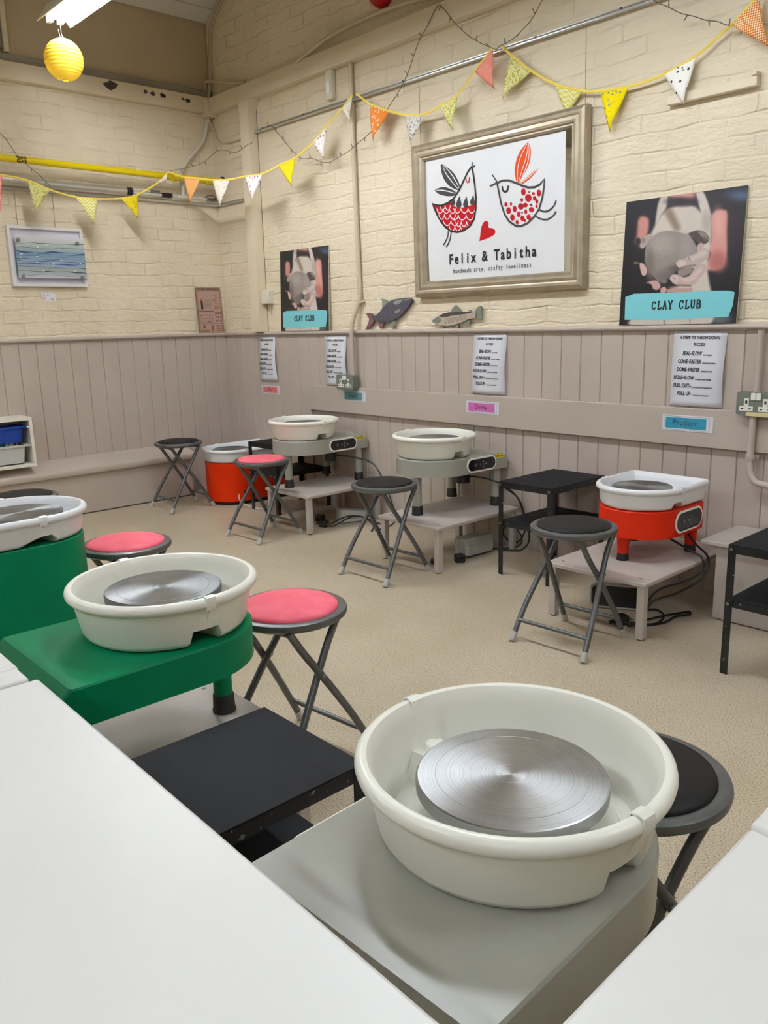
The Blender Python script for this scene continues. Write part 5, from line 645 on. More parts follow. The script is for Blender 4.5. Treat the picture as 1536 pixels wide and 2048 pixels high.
b.flat([(bb[0][0]+.018+.003*math.cos(a), bb[0][1]+.004+.003*math.sin(a)) for a in np.linspace(0, 6, 8)], ink, .0211)
b.build('painted_markings', f, fix=False)

# ------------------------------------------------------------------ instruction sheets and name labels
SH = [((.421, 1.057), (.622, 1.059), (.430, .768), (.632, .771)), ((1.140, 1.056), (1.349, 1.055), (1.149, .763), (1.351, .766)), ((2.352, 1.062), (2.566, 1.060), (2.340, .766), (2.560, .766)), ((3.438, 1.064), (3.660, 1.060), (3.437, .764), (3.658, .764))]
SL = ['white throwing steps sheet nearest the post, above the coral name label', 'white throwing steps sheet partly behind the socket at the foot of the conduit', 'white throwing steps sheet above the pink name label', 'white throwing steps sheet under the right-hand clay poster, above the blue name label']
LINES = [('SEAL', 'SLOW', 'NO WATER'), ('CONE', 'FASTER', 'DO NOT WOBBLE'), ('DOME', 'FASTER', 'HOCKEY PUCK'), ('HOLE', 'SLOW', 'IN CENTRE WITH THUMB'), ('PULL OUT', '', '3 O CLOCK WITH THUMB ONLY'), ('PULL UP', '', '3 O CLOCK ONE ELBOW')]
for q, lb in zip(SH, SL):
    x0, z1 = q[0]; w = .21; h = .297; s = empty('instruction_sheet', (q[2][0], -.0135, q[2][1]), lb, 'sheet', 'throwing instruction sheets')
    tl, tr, bl, br_ = [(p[0]-q[2][0], p[1]-q[2][1]) for p in q]
    def PT(u, v):
        x = (bl[0]*(1-u)+br_[0]*u)*(1-v)+(tl[0]*(1-u)+tr[0]*u)*v; z = (bl[1]*(1-u)+br_[1]*u)*(1-v)+(tl[1]*(1-u)+tr[1]*u)*v
        return x, z, .002+.013*math.sin(PI*min(1, v*1.05))**2*(.5+.5*u)+.006*(1-v)**3
    b = MB(); n = 14; vs = []; fs = []
    for j in range(n+1):
        for i in range(5):
            x, z, d = PT(i/4, j/n); vs.append((x, -d, z))
    for j in range(n):
        for i in range(4): a = j*5+i; fs.append((a, a+1, a+6, a+5))
    b.faces(vs, fs, sheet_m)
    def line(txt, uc, v, size, sx, align='CENTER', bold=.03, shear=.08):
        vv, ff = text_geo(txt, bold); xs_ = [p[0] for p in vv]; wd = max(xs_)-min(xs_)
        of = {'CENTER': -(max(xs_)+min(xs_))/2, 'LEFT': -min(xs_)}[align]; out = []
        for px_, py in vv:
            x, z, d = PT(uc+((px_+of)*sx+shear*py)*size/w, v+py*size/h); out.append((x, -d-.0012, z))
        b.faces(out, ff, ink_grey); return uc+wd*sx*size/w
    line('6 STEPS TO THROW DOWN', .5, .90, .0170, .72); line('SUCCESS', .5, .81, .0160, .72)
    for k, (a, c, d) in enumerate(LINES):
        v = .685-.108*k; u0 = (.20, .12, .11, .06, .06, .14)[k]
        u1 = line(a+('\u2013'+c if c else '\u2013'), u0, v, .0215, .66, 'LEFT'); line(d, u1+.03, v-.004, .0082 if len(d) < 16 else .0070, .78, 'LEFT', .02)
    pg = b.build('page', s, fix=False); so = pg.modifiers.new('thickness', 'SOLIDIFY'); so.thickness = .0005
LB = [((.433, .735), (.205, .057), (222, 112, 112), 'Pip', 'coral name label in a white sleeve under the sheet nearest the post', -.0122, -.03),
      ((1.325, .738), (.205, .062), (96, 150, 152), 'Keith', 'grey-green name label directly under the conduit socket', -.0342, -.02),
      ((2.318, .728), (.218, .062), (206, 110, 178), 'Derby', 'pink name label on the panelled wall above a grey wheel', -.0342, 0.),
      ((3.416, .726), (.220, .064), (48, 146, 176), 'Prudent', 'bright blue name label under the right-hand instruction sheet', -.0342, 0.)]
for (x, z1), (w, h), c, txt, lb, y, rt in LB:
    s = empty('name_label', (x, y, z1-h), lb, 'label', 'laminated name labels')
    b = MB(); b.box(0, w, -.0015, 0, 0, h, sheet_m); b.build('sleeve', s, bevel=.0006)
    b = MB(); m = mat('label_'+txt.lower(), c, .4); b.flat(rrect(w*.80, h*.70, .003, 3, w*.47, h*.5), m, .0018)
    for e in (0, 1): b.stroke([(w*.04, h*(.08+.84*e)), (w*.93, h*(.08+.84*e))], .0008, ink_grey, .0019)
    for u in (.04, .93): b.stroke([(w*u, h*.08), (w*u, h*.92)], .0008, ink_grey, .0019)
    b.text(txt, w*.46, h*.36, h*.52, ink_grey, .0021); b.build('label_card', s, fix=False)

# ------------------------------------------------------------------ left wall pictures
Wm = np.array(DATA['waveH'])
rs_ = np.random.RandomState(3)
WV = [(445, 30, 20, 18, 5), (520, 60, 70, 64, 4), (590, 34, 62, 112, 12), (620, 60, 96, 130, 6), (655, 66, 108, 130, 5), (705, 40, 84, 130, 6), (735, 36, 76, 130, 8), (775, 30, 66, 130, 9), (835, 46, 62, 70, 6), (900, 34, 40, 46, 7), (960, 120, 130, 140, 4), (1000, 170, 168, 176, 3)]
def wave_pic(u, v):
    u = .074+.919*u; v = .14+.687*v
    w = Wm[2, 0]*u+Wm[2, 1]*v+Wm[2, 2]; X = (Wm[0, 0]*u+Wm[0, 1]*v+Wm[0, 2])/w; Y = (Wm[1, 0]*u+Wm[1, 1]*v+Wm[1, 2])/w
    Y = Y-.028*(X-800)
    stops = [(300, (226, 224, 228)), (380, (206, 210, 212)), (450, (188, 196, 196)), (520, (160, 174, 174)), (580, (138, 162, 176)), (640, (120, 148, 168)), (720, (140, 160, 176)), (800, (140, 160, 180)), (860, (158, 166, 166)), (930, (166, 174, 176)), (1000, (196, 198, 206)), (1080, (218, 216, 226))]
    c = np.stack([np.interp(Y, [s[0] for s in stops], [s[1][k] for s in stops]) for k in range(3)], 1)
    for i, (y, r, g, b_, t) in enumerate(WV):
        yy = y+7*np.sin(X*.008+i*1.7)+4*np.sin(X*.021+i*2.9); tt = t*(.55+.45*np.sin(X*.011+i*2.1))
        a = np.clip((tt-np.abs(Y-yy))/4+.5, 0, 1)[:, None]; c = c*(1-a)+np.array([r, g, b_], float)*a
    for k in range(16):
        cx, cy = rs_.uniform(300, 1350), rs_.uniform(380, 930); a = np.clip(1.4-np.hypot((X-cx)/18, (Y-cy)/7), 0, 1)[:, None]; c = c*(1-a)+240*a
    return c
wp = empty('wave_picture', (0, -1.213, 1.392), 'white box-framed fused glass picture of blue waves hanging on the left wall', 'picture', rz=LEFTW)
b = MB(); W_, H_ = .446, .342
rs = []
for d, h in ((0, .002), (0, .03), (.016, .03), (.016, .008)): rs.append([(-W_/2+d, -h, d), (W_/2-d, -h, d), (W_/2-d, -h, H_-d), (-W_/2+d, -h, H_-d)])
b.rings(rs, mat('white_frame_paint', (226, 224, 224), .4), cap0=True, cap1=False); b.build('picture_frame', wp, ang=25)
b = MB(); b.box(-W_/2+.015, W_/2-.015, -.010, -.006, .015, H_-.015, mat('mount_card', (222, 220, 234), .7))
b.box(-.17, .155, -.0112, -.0103, .08, H_-.045, paper); b.build('mount', wp)
g = grid_pic('glass_panel', .41, .235, 220, 150, wave_pic, glass_art, wp, matrix=Matrix.Translation((-.19, -.034, .048)))
so = g.modifiers.new('thickness', 'SOLIDIFY'); so.thickness = .006; so.offset = 1
for x, z in ((-.172, .262), (.178, .255), (-.165, .055), (.19, .055)):
    b = MB(); b.lathe([(0, .010), (.007, .010), (.007, .040), (.011, .040), (.011, .048), (0, .048)], steel, 20, tf=Matrix.Translation((x, 0, z)) @ Matrix.Rotation(PI/2, 4, 'X')); b.build('standoff', wp)
b = MB()
for x in (-.15, .07): b.tube([(x, -.004, H_), (x, -.014, 1.935-1.392)], .0012, wire_m, 5)
b.build('hanging_wire', wp)
b = MB(); b.box(-.042, .042, -.001, 0, 0, .052, paper); s = b.build('price_card', loc=(.0002, -1.228, 1.307), rz=LEFTW); tag(s, 'tiny white handwritten price card stuck below the wave picture', 'card')
b = MB(); b.text('B', -.030, .032, .014, ink_grey, .0015); b.text('sea', -.006, .033, .013, ink, .0015, sx=.9); b.text('\u00a345', .020, .006, .013, ink, .0015)
b.flat([(-.030+.014*x, .014+.012*y) for x, y in ((0, -1), (.9, .1), (.8, .8), (.3, 1), (0, .6), (-.3, 1), (-.8, .8), (-.9, .1))], mat('pale_red_mark', (220, 178, 178), .7), .0013); b.build('card_writing', s, fix=False)
def pot_pic(u, v):
    c = np.tile(np.array([176., 146., 134.]), (len(u), 1)); r = np.random.RandomState(5)
    c += (np.sin(u*40)*np.sin(v*57))[:, None]*6
    e = np.clip((np.abs(u-.5)-.40)/.1, 0, 1)[:, None]; c = c*(1-e)+np.array([132., 94., 76.])*e
    def rect(x0, x1, y0, y1, col, a=1.):
        m = ((u >= x0) & (u <= x1) & (v >= y0) & (v <= y1))[:, None]*a; c[:] = c*(1-m)+np.array(col, float)*m
    for k in range(7): rect(.30, .60, .56+.028*k, .572+.028*k, (140, 122, 108))
    for k in range(9): x = .64+.12*r.rand(); rect(x, x+.2*r.rand()+.05, .53+.035*k, .545+.035*k, (140, 100, 84))
    rect(.17, .25, .52, .60, (20, 10, 10)); rect(.17, .25, .60, .66, (36, 14, 16)); rect(.17, .25, .66, .71, (96, 30, 30)); rect(.17, .25, .71, .76, (176, 110, 70))
    rect(.06, .64, .465, .485, (112, 70, 58)); rect(.05, .95, .195, .203, (120, 90, 78))
    for j in range(3):
        for i in range(6): x, y = .12+.085*i, .40-.07*j; rect(x, x+.025+.02*r.rand(), y-.02-.015*r.rand(), y, (110, 76, 66))
    for j in range(3):
        for i in range(3): x, y = .70+.09*i, .45-.085*j; rect(x, x+.05, y-.035, y, (96, 58, 46))
    rect(.50, .60, .03, .16, (120, 104, 84)); rect(.18, .26, .10, .17, (108, 62, 50)); rect(.08, .42, .02, .07, (140, 88, 74), .7)
    for k in range(4): rect(.68, .95, .03+.04*k, .045+.04*k, (130, 86, 74))
    rect(0, 1, .93, 1, (150, 118, 102))
    return c
an = math.atan2(.02, .3)
ts = empty('tin_sign', (.026, -.128, 1.0912), 'small brown tin pottery chart leaning in the corner on the left dado rail', 'sign', rz=LEFTW)
R = Matrix.Rotation(-an, 4, 'X')
MB().box(-.1, .1, 0, .0015, 0, .305, tin_m).build('plate', ts, matrix=R)
grid_pic('chart_print', .2, .305, 80, 120, pot_pic, tin_m, ts, matrix=R @ Matrix.Translation((-.1, -.0006, 0)))
b = MB(); b.text('POTTERY KNOWLEDGE', 0, .287, .021, mat('sign_title', (60, 40, 34), .5), .0012, sx=.78, bold=.02); b.build('chart_title', ts, matrix=R, fix=False)

# ------------------------------------------------------------------ bunting
GL = ['bunting along the left wall below the gas pipe, coral to yellow flags', 'bunting across the corner from the gas pipe to the conduit', 'bunting between the conduit and the picture rail above the bird sign', 'bunting looping over the right of the bird sign with a chevron flag', 'bunting at top right with one large orange gingham flag']
for gi, (G, lb) in enumerate(zip(DATA['garlands'], GL)):
    o0 = Vector(G['tape'][0]); t = empty('bunting', o0, lb, 'bunting', 'bunting strings')
    b = MB(); b.tube([Vector(p)-o0 for p in cat(G['tape'], 6)], .0055, tape_y, 8, flat=.35); b.build('tape', t)
    for kind, q in G['flags']:
        A, B_, C_ = [Vector(p) for p in q]
        if kind == 'chevron' and gi == 3: C_.y = -.002; C_.z += .02
        o = (A+B_)/2; nrm = (B_-A).cross(C_-A).normalized()
        if nrm.dot(Vector((5.2, -3.2, 1.1))-o) < 0: nrm = -nrm
        cen = (A+B_+C_)/3; n = 9; vs = []; ix = {}
        for i in range(n+1):
            for j in range(n+1-i):
                p = A+(B_-A)*(i/n)+(C_-A)*(j/n); w = j/n
                bend = (.002 if kind == 'chevron' and gi == 3 else .016)*math.sin(PI*w*.8)*math.cos(3*(i/n)-.8)+.006*math.sin(9*i/n)*w
                ix[(i, j)] = len(vs); vs.append(p+nrm*bend-o)
        fs = []
        for i in range(n):
            for j in range(n-i):
                fs.append((ix[(i, j)], ix[(i+1, j)], ix[(i, j+1)]))
                if i+j < n-1: fs.append((ix[(i+1, j)], ix[(i+1, j+1)], ix[(i, j+1)]))
        b = MB(); b.faces(vs, fs, FLAG[kind]); fo_ = b.build('flag', t, loc=o-o0, ang=80)
        so = fo_.modifiers.new('cloth', 'SOLIDIFY'); so.thickness = .0012; so.offset = 0
        nice = {'coral': 'plain coral', 'lime': 'pale lime sprigged', 'chevron': 'yellow chevron', 'yellowfloral': 'yellow floral', 'yellowleaf': 'bright yellow leaf print', 'yellow': 'plain yellow', 'whitesprig': 'cream sprigged', 'pinkdot': 'white with pink spots', 'orangestripe': 'orange striped', 'orangefloral': 'orange floral', 'greyfloral': 'grey floral', 'whiteblossom': 'white with yellow and navy flowers', 'gingham': 'orange gingham'}[kind]
        fo_['label'] = nice+' flag'
# wires of little unlit bulbs
FLB = ['string of tiny unlit fairy lights draped along the brick above the bird sign', 'string of tiny unlit fairy lights at top right below the picture rail', 'thin dark fairy light wire slanting across the yellow gas pipe', 'thin fairy light wire from the gas pipe across the corner to the post']
for pts, lb in zip(DATA['fairy'], FLB):
    if 'slanting' in lb: pts = [(.15, p[1], p[2]) for p in pts]
    o0 = Vector(pts[0]); t = empty('fairy_lights', o0, lb, 'fairy lights', 'fairy light strings')
    c = [Vector(p) for p in cat(pts, 6)]; c = [p+Vector((0, 0, .0015*math.sin(i*.9))) for i, p in enumerate(c)]
    MB().tube([p-o0 for p in c], .0019, wire_m, 6).build('wire', t)
    acc = 0
    for i in range(1, len(c)):
        acc += (c[i]-c[i-1]).length
        if acc > .085:
            acc = 0; r = random.Random(i); d = (c[i]-c[i-1]).normalized(); sd = Vector((r.uniform(-.6, .6), -.2, r.choice((-1, 1))*r.uniform(.5, 1))); sd = (sd-d*sd.dot(d)*.5).normalized()
            MB().cyl(c[i]-o0, c[i]-o0+sd*.022, .0026, wire_m, .0018, 6).build('bulb', t)

# ------------------------------------------------------------------ pottery wheels
def d_outline(d, R, back, cr=.03, n=64, nb=7):
    """rounded front (towards -y), straight sides, squared back with rounded corners"""
    r = R+d; k = max(.002, cr+d); yb = back+d; pts = []
    for i in range(n+1):
        a = PI+PI*i/n; pts.append((r*math.cos(a), r*math.sin(a)))
    m = 10
    for i in range(1, m): pts.append((r, (yb-k)*i/m))
    for i in range(nb+1):
        a = PI/2*i/nb; pts.append((r-k+k*math.cos(a), yb-k+k*math.sin(a)))
    for i in range(1, 8): pts.append((r-k-(2*r-2*k)*i/8, yb))
    for i in range(nb+1):
        a = PI/2+PI/2*i/nb; pts.append((-r+k+k*math.cos(a), yb-k+k*math.sin(a)))
    for i in range(1, m): pts.append((-r, (yb-k)*(1-i/m)))
    return pts
def round_outline(d, R, n=150):
    return [((R+d)*math.cos(2*PI*(i+.5)/n-PI/2), (R+d)*math.sin(2*PI*(i+.5)/n-PI/2)) for i in range(n)]
def sstep(x): x = max(0, min(1, x)); return x*x*(3-2*x)
def basin_mesh(fn, h, m, lip=.0115, notch=.033, notch_h=.042, taper=.022, ny=0.):
    """two-part splash pan as a closed thin shell; a drain tunnel is moulded under each side seam"""
    w = .0045
    prof = [(-.125, 0), (-taper-.016, 0), (-taper-.006, .004), (-taper, .014), (-.006, h-.026), (-.004, h-.02)]
    c = (.0, h-lip)
    for i in range(9):
        a = -PI*.65+PI*1.3*i/8; prof.append((c[0]+lip*.95*math.cos(a)-.006+.003, c[1]+lip*math.sin(a)))
    prof += [(-.016, h-.014), (-.006-w-.006, h-.024), (-taper-w-.004, .018), (-taper-w-.012, .008), (-taper-w-.030, .006), (-taper-w-.034, .011), (-.125, .011)]
    rings = []
    for d, z in prof:
        o = fn(d); r = []
        if d <= -.12: o = [(.062*math.cos(math.atan2(y, x)), .062*math.sin(math.atan2(y, x))) for x, y in fn(0)]
        for x, y in o:
            zz = z
            k = sstep((notch-abs(y-ny))/.008+.5)*sstep((abs(x)-.105)/.02)
            if z < notch_h: zz = z*(1-k)+(notch_h-.008+(.010 if z >= .006 and d < -taper-.003 and prof.index((d, z)) > 8 else 0)+z*.05)*k
            r.append((x, y, zz))
        rings.append(r)
    rings.append(rings[0])
    b = MB(); b.rings(rings, m, cap0=False, cap1=False); return b
def clip_mesh(x, y, h, m, sgn, long=.05):
    b = MB(); pr = [(.0045, -.026), (.0092, -.012), (.0068, .0), (-.002, .0032), (-.012, .0), (-.0165, -.012), (-.0185, -.03), (-.0315, -long), (-.0285, -long), (-.0160, -.03), (-.0142, -.012), (-.0105, -.001), (-.002, .001), (.005, -.001), (.007, -.012), (.003, -.026)]
    b.rings([[(x+sgn*a, y+e, h+z) for a, z in pr] for e in (-.0105, .0105)], m); return b
def wheel(name, loc, label, mats, kind='round', rz=0., group='grey pottery wheels', panel=True, legs=True, sticker=True, low=False):
    body, bas, head = mats
    t = empty(name, loc, label, 'pottery wheel', group, rz)
    if kind == 'round':
        R, back, z0, z1, bh, hr, hz = .186, .335, .19, .27, .108, .125, .357
        legp = ((.03, -.145), (-.155, .275), (.155, .275)); fn = lambda d: round_outline(d, .196)
    elif kind == 'mini':
        R, back, z0, z1, bh, hr, hz = .158, .205, .095, .20, .085, .112, .272
        legp = ((0, -.118), (-.125, .165), (.125, .165)); fn = lambda d: d_outline(d, .165, .212, .02)
    else:
        R, back, z0, z1, bh, hr, hz = .172, .34, .025, .275, .085, .120, .348
        legp = ((0, -.12), (-.125, .28), (.125, .28)); fn = lambda d: d_outline(d, .182, .35, .02)
    b = MB(); o = d_outline(0, R, back, .012 if kind == 'round' else .02)
    if kind == 'round':
        def sh(pts, y): return [(x, min(yy, y)) for x, yy in pts]
        b.rings([[(x, y, z0) for x, y in o], [(x, y, z1-.034) for x, y in o], [(x, y-.04*sstep((y-(back-.05))/.05), z1-.004) for x, y in o], [(x*.985, (y-.04*sstep((y-(back-.05))/.05))*.985, z1) for x, y in o]], body)
    else:
        o2 = d_outline(-.003, R, back, .02); b.rings([[(x, y, z0) for x, y in o], [(x, y, z1-.003) for x, y in o], [(x, y, z1) for x, y in o2]], body)
    b.build('body', t, ang=28)
    if legs and kind != 'floor':
        for x, y in legp:
            b = MB()
            if kind == 'round': b.cyl((x, y, .018), (x, y, z0+.002), .0225, body, seg=24)
            else: b.cyl((x, y, .012), (x, y, z0+.002), .019, body, .025, 24)
            lg = b.build('leg', t, ang=50)
            b = MB(); r = .0265 if kind == 'round' else .021; b.lathe([(0, 0), (r+.001, 0), (r+.002, .006), (r, .012), (r-.0015, .044), (r-.003, .046), (0, .046)], black_rubber, 24, (x, y, 0)); b.build('rubber_foot', lg)
    if kind == 'floor':
        for x, y in legp: MB().lathe([(0, 0), (.016, 0), (.018, .026), (0, .026)], black_rubber, 16, (x, y, 0)).build('foot', t)
        b = MB(); b.prism(d_outline(-.012, R, back, .02), .012, .025, black_plastic); b.build('base_plate', t)
        b = MB(); b.lathe([(.0, 0), (.011, 0), (.011, .003), (.006, .003), (0, .001)], black_rubber, 16, tf=Matrix.Translation((R+.0005, -.02, .085)) @ Matrix.Rotation(PI/2, 4, 'Y')); b.build('cable_grommet', t)
    else:
        b = MB(); b.lathe([(0, z0-(.070 if kind == 'round' else .02)), (.034, z0-(.070 if kind == 'round' else .02)), (.036, z0-.02), (.036, z0+.001), (0, z0+.001)], black_plastic, 24, (.05 if kind == 'round' else .02, .15 if kind == 'round' else .08, 0)); b.build('motor', t)
    # splash pan
    bo = basin_mesh(fn, bh, bas, notch_h=.042 if kind == 'round' else .034, taper=.020 if kind == 'round' else .010).build('basin', t, loc=(0, 0, z1+.001), ang=40)
    xo = max(p[0] for p in fn(0))
    for s_ in (1, -1):
        clip_mesh(s_*(xo-.0), 0, bh, bas, s_, .07 if kind == 'round' else .05).build('clip', bo)
        if kind == 'round': MB().lathe([(0, .036), (.012, .036), (.012, .052), (.0105, .054), (0, .054)], bas, 20, (s_*.150, 0, 0)).build('peg', bo)
        b = MB(); x = s_*(xo-.004); b.rings([[(x+s_*(-.014+.0012), y, .046), (x+s_*.0018, y, bh-.03), (x+s_*.0006, y, bh-.03), (x+s_*(-.016), y, .046)] for y in (-.0012, .0012)], black_rubber if False else bas); b.build('seam', bo)
    b = MB(); b.lathe([(0, z1), (.03, z1), (.03, hz-.02-z1+z1), (0, hz-.02)], steel, 20); b.build('shaft', t)
    b = MB(); th = .019 if kind == 'round' else .012
    b.lathe([(0, -th), (hr-.003, -th), (hr-.0005, -th+.002), (hr, -.004), (hr-.001, -.0012), (hr-.003, 0), (hr*.80, 0), (hr*.798, -.0004), (hr*.79, -.0004), (hr*.788, 0), (hr*.19, 0), (hr*.186, -.0004), (hr*.17, -.0004), (hr*.166, 0), (.002, 0)], head, 96)
    b.build('wheel_head', t, loc=(0, 0, hz), ang=30)
    if panel:
        cy, cz, w, h = (.136, .5*(z0+z1)+.0005, .205, .071) if kind == 'round' else (.075, .5*(z0+z1)+.002, .205, .086)
        X = R
        def pl(pw, ph, x0, x1, m, nm, par):
            q = rrect(pw, ph, ph/2-.001, 8); b = MB(); b.rings([[(x0, cy+p, cz+r) for p, r in q], [(x1, cy+p, cz+r) for p, r in q]], m); return b.build(nm, par, bevel=.0015)
        pn = pl(w, h, X+.0002, X+.005, white_plastic, 'control_panel', t)
        pl(w-.016, h-.016, X+.0045, X+.0062, panel_black, 'panel_face', pn)
        for py, pz, r in ((-.045, 0, .0085), (-.012, 0, .006), (.008, .013, .006), (.008, -.013, .006), (.028, 0, .006), (.008, 0, .005), (.078, .004, .0025)):
            b = MB(); b.lathe([(0, 0), (r, 0), (r, .0008), (0, .0008)], button_grey, 16, tf=Matrix.Translation((X+.0063, cy+py, cz+pz)) @ Matrix.Rotation(PI/2, 4, 'Y')); b.build('button', pn)
        if sticker:
            b = MB(); y0, y1, a0, a1 = .238, .298, z1-.026, z1-.006
            b.box(X+.0001, X+.0009, y0, y1, a0, a1, yellow_tag); vv, ff = text_geo('VEVOR', .02); sx = .05/max(p[0] for p in vv)
            b.faces([(X+.0012, y0+.004+p[0]*sx, a0+.005+p[1]*.014) for p in vv], ff, ink); st = b.build('maker_sticker', t, fix=False); st['label'] = 'yellow sticker with black lettering'
    return t
G3 = (grey_body, white_plastic, alu_dull)
ZS = .220
w1 = wheel('pottery_wheel', (1.341, -.352, ZS), 'grey pottery wheel with cream basin on the low stand nearest the room corner', G3)
def recopy(src, loc, rz, label):
    c = copy_tree(src); c.location = loc; c.rotation_euler = (0, 0, rz); c['label'] = label; return c
w2 = recopy(w1, (2.392, -.352, ZS), math.radians(-2), 'grey pottery wheel with cream basin behind the central black-topped stool')
wf = recopy(w1, (4.573, -2.462, .237), PI+math.radians(2.3), 'large grey pottery wheel with bright metal wheel head in the foreground')
wf.scale = (.97, .97, .97)
for ch in wf.children:
    if ch.name.startswith('basin'): ch.rotation_euler.z = math.radians(-5.5)
for ch in wf.children:
    if ch.name.startswith('wheel_head'): ch.data = ch.data.copy(); ch.data.materials[0] = alu; ch.location.z -= .016
wheel('pottery_wheel', (3.536, -.382, .218), 'orange pottery wheel with white square-backed basin on the right-hand low stand', (red_body, cool_plastic, alu_dull), 'mini', group='orange pottery wheels', sticker=False)
wheel('pottery_wheel', (.53, -.352, 0), 'orange drum-shaped pottery wheel standing on the floor in the far corner', (orange_body, cool_plastic, alu_dull), 'floor', group='orange pottery wheels', panel=False)
wheel('pottery_wheel', (2.632, -2.392, .250), 'tall green pottery wheel with white basin cut off at the left edge', (green_body, cool_plastic, brushed('grey_wheel_head', (140, 142, 144), .42)), 'floor', rz=PI, group='green pottery wheels', panel=False)
wheel('pottery_wheel', (3.565, -2.412, ZS), 'green pottery wheel with round cream basin in front of the pink stool', (green_body, white_plastic, bpy.data.materials['grey_wheel_head']), 'round', rz=PI, group='green pottery wheels', sticker=False)

# ------------------------------------------------------------------ low painted stands under the wheels
def stand(x0, x1, y0, y1, h, label, m=taupe2):
    t = empty('wheel_stand', ((x0+x1)/2, (y0+y1)/2, 0), label, 'stand', 'low painted wheel stands'); w, d = (x1-x0)/2, (y1-y0)/2
    MB().box(-w, w, -d, d, h-.018, h, m).build('stand_top', t, bevel=.004)
    for sx in (-1, 1):
        for sy in (-1, 1):
            x, y = sx*(w-.022), sy*(d-.024)
            lg = MB().box(x-.0145, x+.0145, y-.0145, y+.0145, .004, h-.018, m).build('leg', t, bevel=.002)
            MB().lathe([(0, 0), (.013, 0), (.013, .004), (0, .004)], black_rubber, 12, (x, y, 0)).build('foot_pad', lg)
            MB().lathe([(0, h), (.006, h), (.005, h+.0012), (0, h+.0012)], steel, 12, (sx*(w-.045), sy*(d-.045), 0)).build('screw', t)
    return t
stand(1.262, 1.665, -.592, -.045, .22, 'low painted stand carrying the grey wheel nearest the room corner')
stand(2.272, 2.676, -.625, -.045, .22, 'low painted stand carrying the grey wheel behind the central stool')
stand(3.336, 3.756, -.712, -.06, .218, 'low painted stand carrying the orange wheel at the right')
stand(3.345, 3.79, -2.80, -2.195, .22, 'low painted stand under the green wheel with the round basin')
stand(4.36, 4.79, -2.80, -2.235, .237, 'low painted stand under the large foreground grey wheel')
stand(2.44, 2.785, -2.80, -2.235, .250, 'low painted stand under the tall green wheel at the left edge')

# ------------------------------------------------------------------ folding stools
def stool(loc, rz, pad_m, label, first=None):
    t = empty('folding_stool', loc, label, 'stool', 'round folding stools', rz)
    b = MB(); b.lathe([(.118, .404), (.140, .402), (.149, .409), (.1505, .416), (.148, .423), (.139, .427), (.128, .425), (.122, .415)], stool_metal, 64)
    bm_ = b; b.rings([[(.121*math.cos(2*PI*k/64), .121*math.sin(2*PI*k/64), .408) for k in range(64)], [(.121*math.cos(2*PI*k/64), .121*math.sin(2*PI*k/64), .412) for k in range(64)]], stool_metal)
    b.build('seat_rim', t)
    MB().lathe([(0, .410), (.126, .410), (.128, .424), (.126, .430), (.115, .4345), (.08, .437), (.03, .438), (0.001, .438)], pad_m, 64).build('seat_pad', t, ang=50)
    for s in (-1, 1):
        sp0, sp1 = (.146, .104) if s < 0 else (.122, .088)
        for sx in (-1, 1):
            pts = [(sx*sp0, s*.145, .02), (sx*(sp0*.8+sp1*.2), s*.089, .12), (sx*(sp0*.5+sp1*.5), s*.037, .205), (sx*(sp0*.25+sp1*.75), -s*.005, .270), (sx*sp1, -s*.052, .340), (sx*sp1, -s*.095, .405)]
            lg = MB().tube(cat(pts, 5), .0098, stool_metal, 14).build('leg', t)
            d = (Vector(pts[0])-Vector(pts[1])).normalized(); p0 = Vector(pts[0])
            MB().tube([p0-d*.016, p0+d*.0185], .0118, cap_grey, 14).build('foot_cap', lg)
            MB().lathe([(0, -.013), (.005, -.013), (.005, .013), (0, .013)], steel, 10, tf=Matrix.Translation((sx*(sp0*.25+sp1*.75), -s*.005, .270)) @ Matrix.Rotation(PI/2, 4, 'Y')).build('pivot_rivet', lg)
        k = .85; z = .075; y = s*(.145-.047*.55); xx = sp0-.2*(sp0-sp1)*.55
        MB().tube([(-xx, y, z), (xx, y, z)], .0072, stool_metal, 12).build('crossbar', t)
        MB().tube([(-sp1, -s*.085, .394), (sp1, -s*.085, .394)], .008, stool_metal, 12).build('top_rail', t)
    return t
s0 = stool((2.478, -.765, 0), math.radians(2), black_vinyl, 'black-topped folding stool in front of the middle grey wheel')
sp_ = stool((1.466, -.742, 0), math.radians(2), pink_vinyl, 'pink-topped folding stool in front of the far grey wheel')
for loc, rz, src, lb in (((.452, -.685, 0), -3, s0, 'black-topped folding stool in the far corner beside the orange drum wheel'),
                         ((3.556, -.858, 0), 2, s0, 'black-topped folding stool in front of the orange wheel on the right'),
                         ((4.550, -2.1305, 0), 155, s0, 'black-topped folding stool behind the foreground basin at the right'),
                         ((1.468, -2.005, 0), 180, s0, 'black-topped folding stool cut off at the left edge behind the white basin'),
                         ((3.515, -2.048, 0), 186, sp_, 'pink-topped folding stool beside the round basin of the green wheel'),
                         ((2.585, -2.050, 0), 183, sp_, 'pink-topped folding stool by the tall green wheel at the left')):
    recopy(src, loc, math.radians(rz), lb)

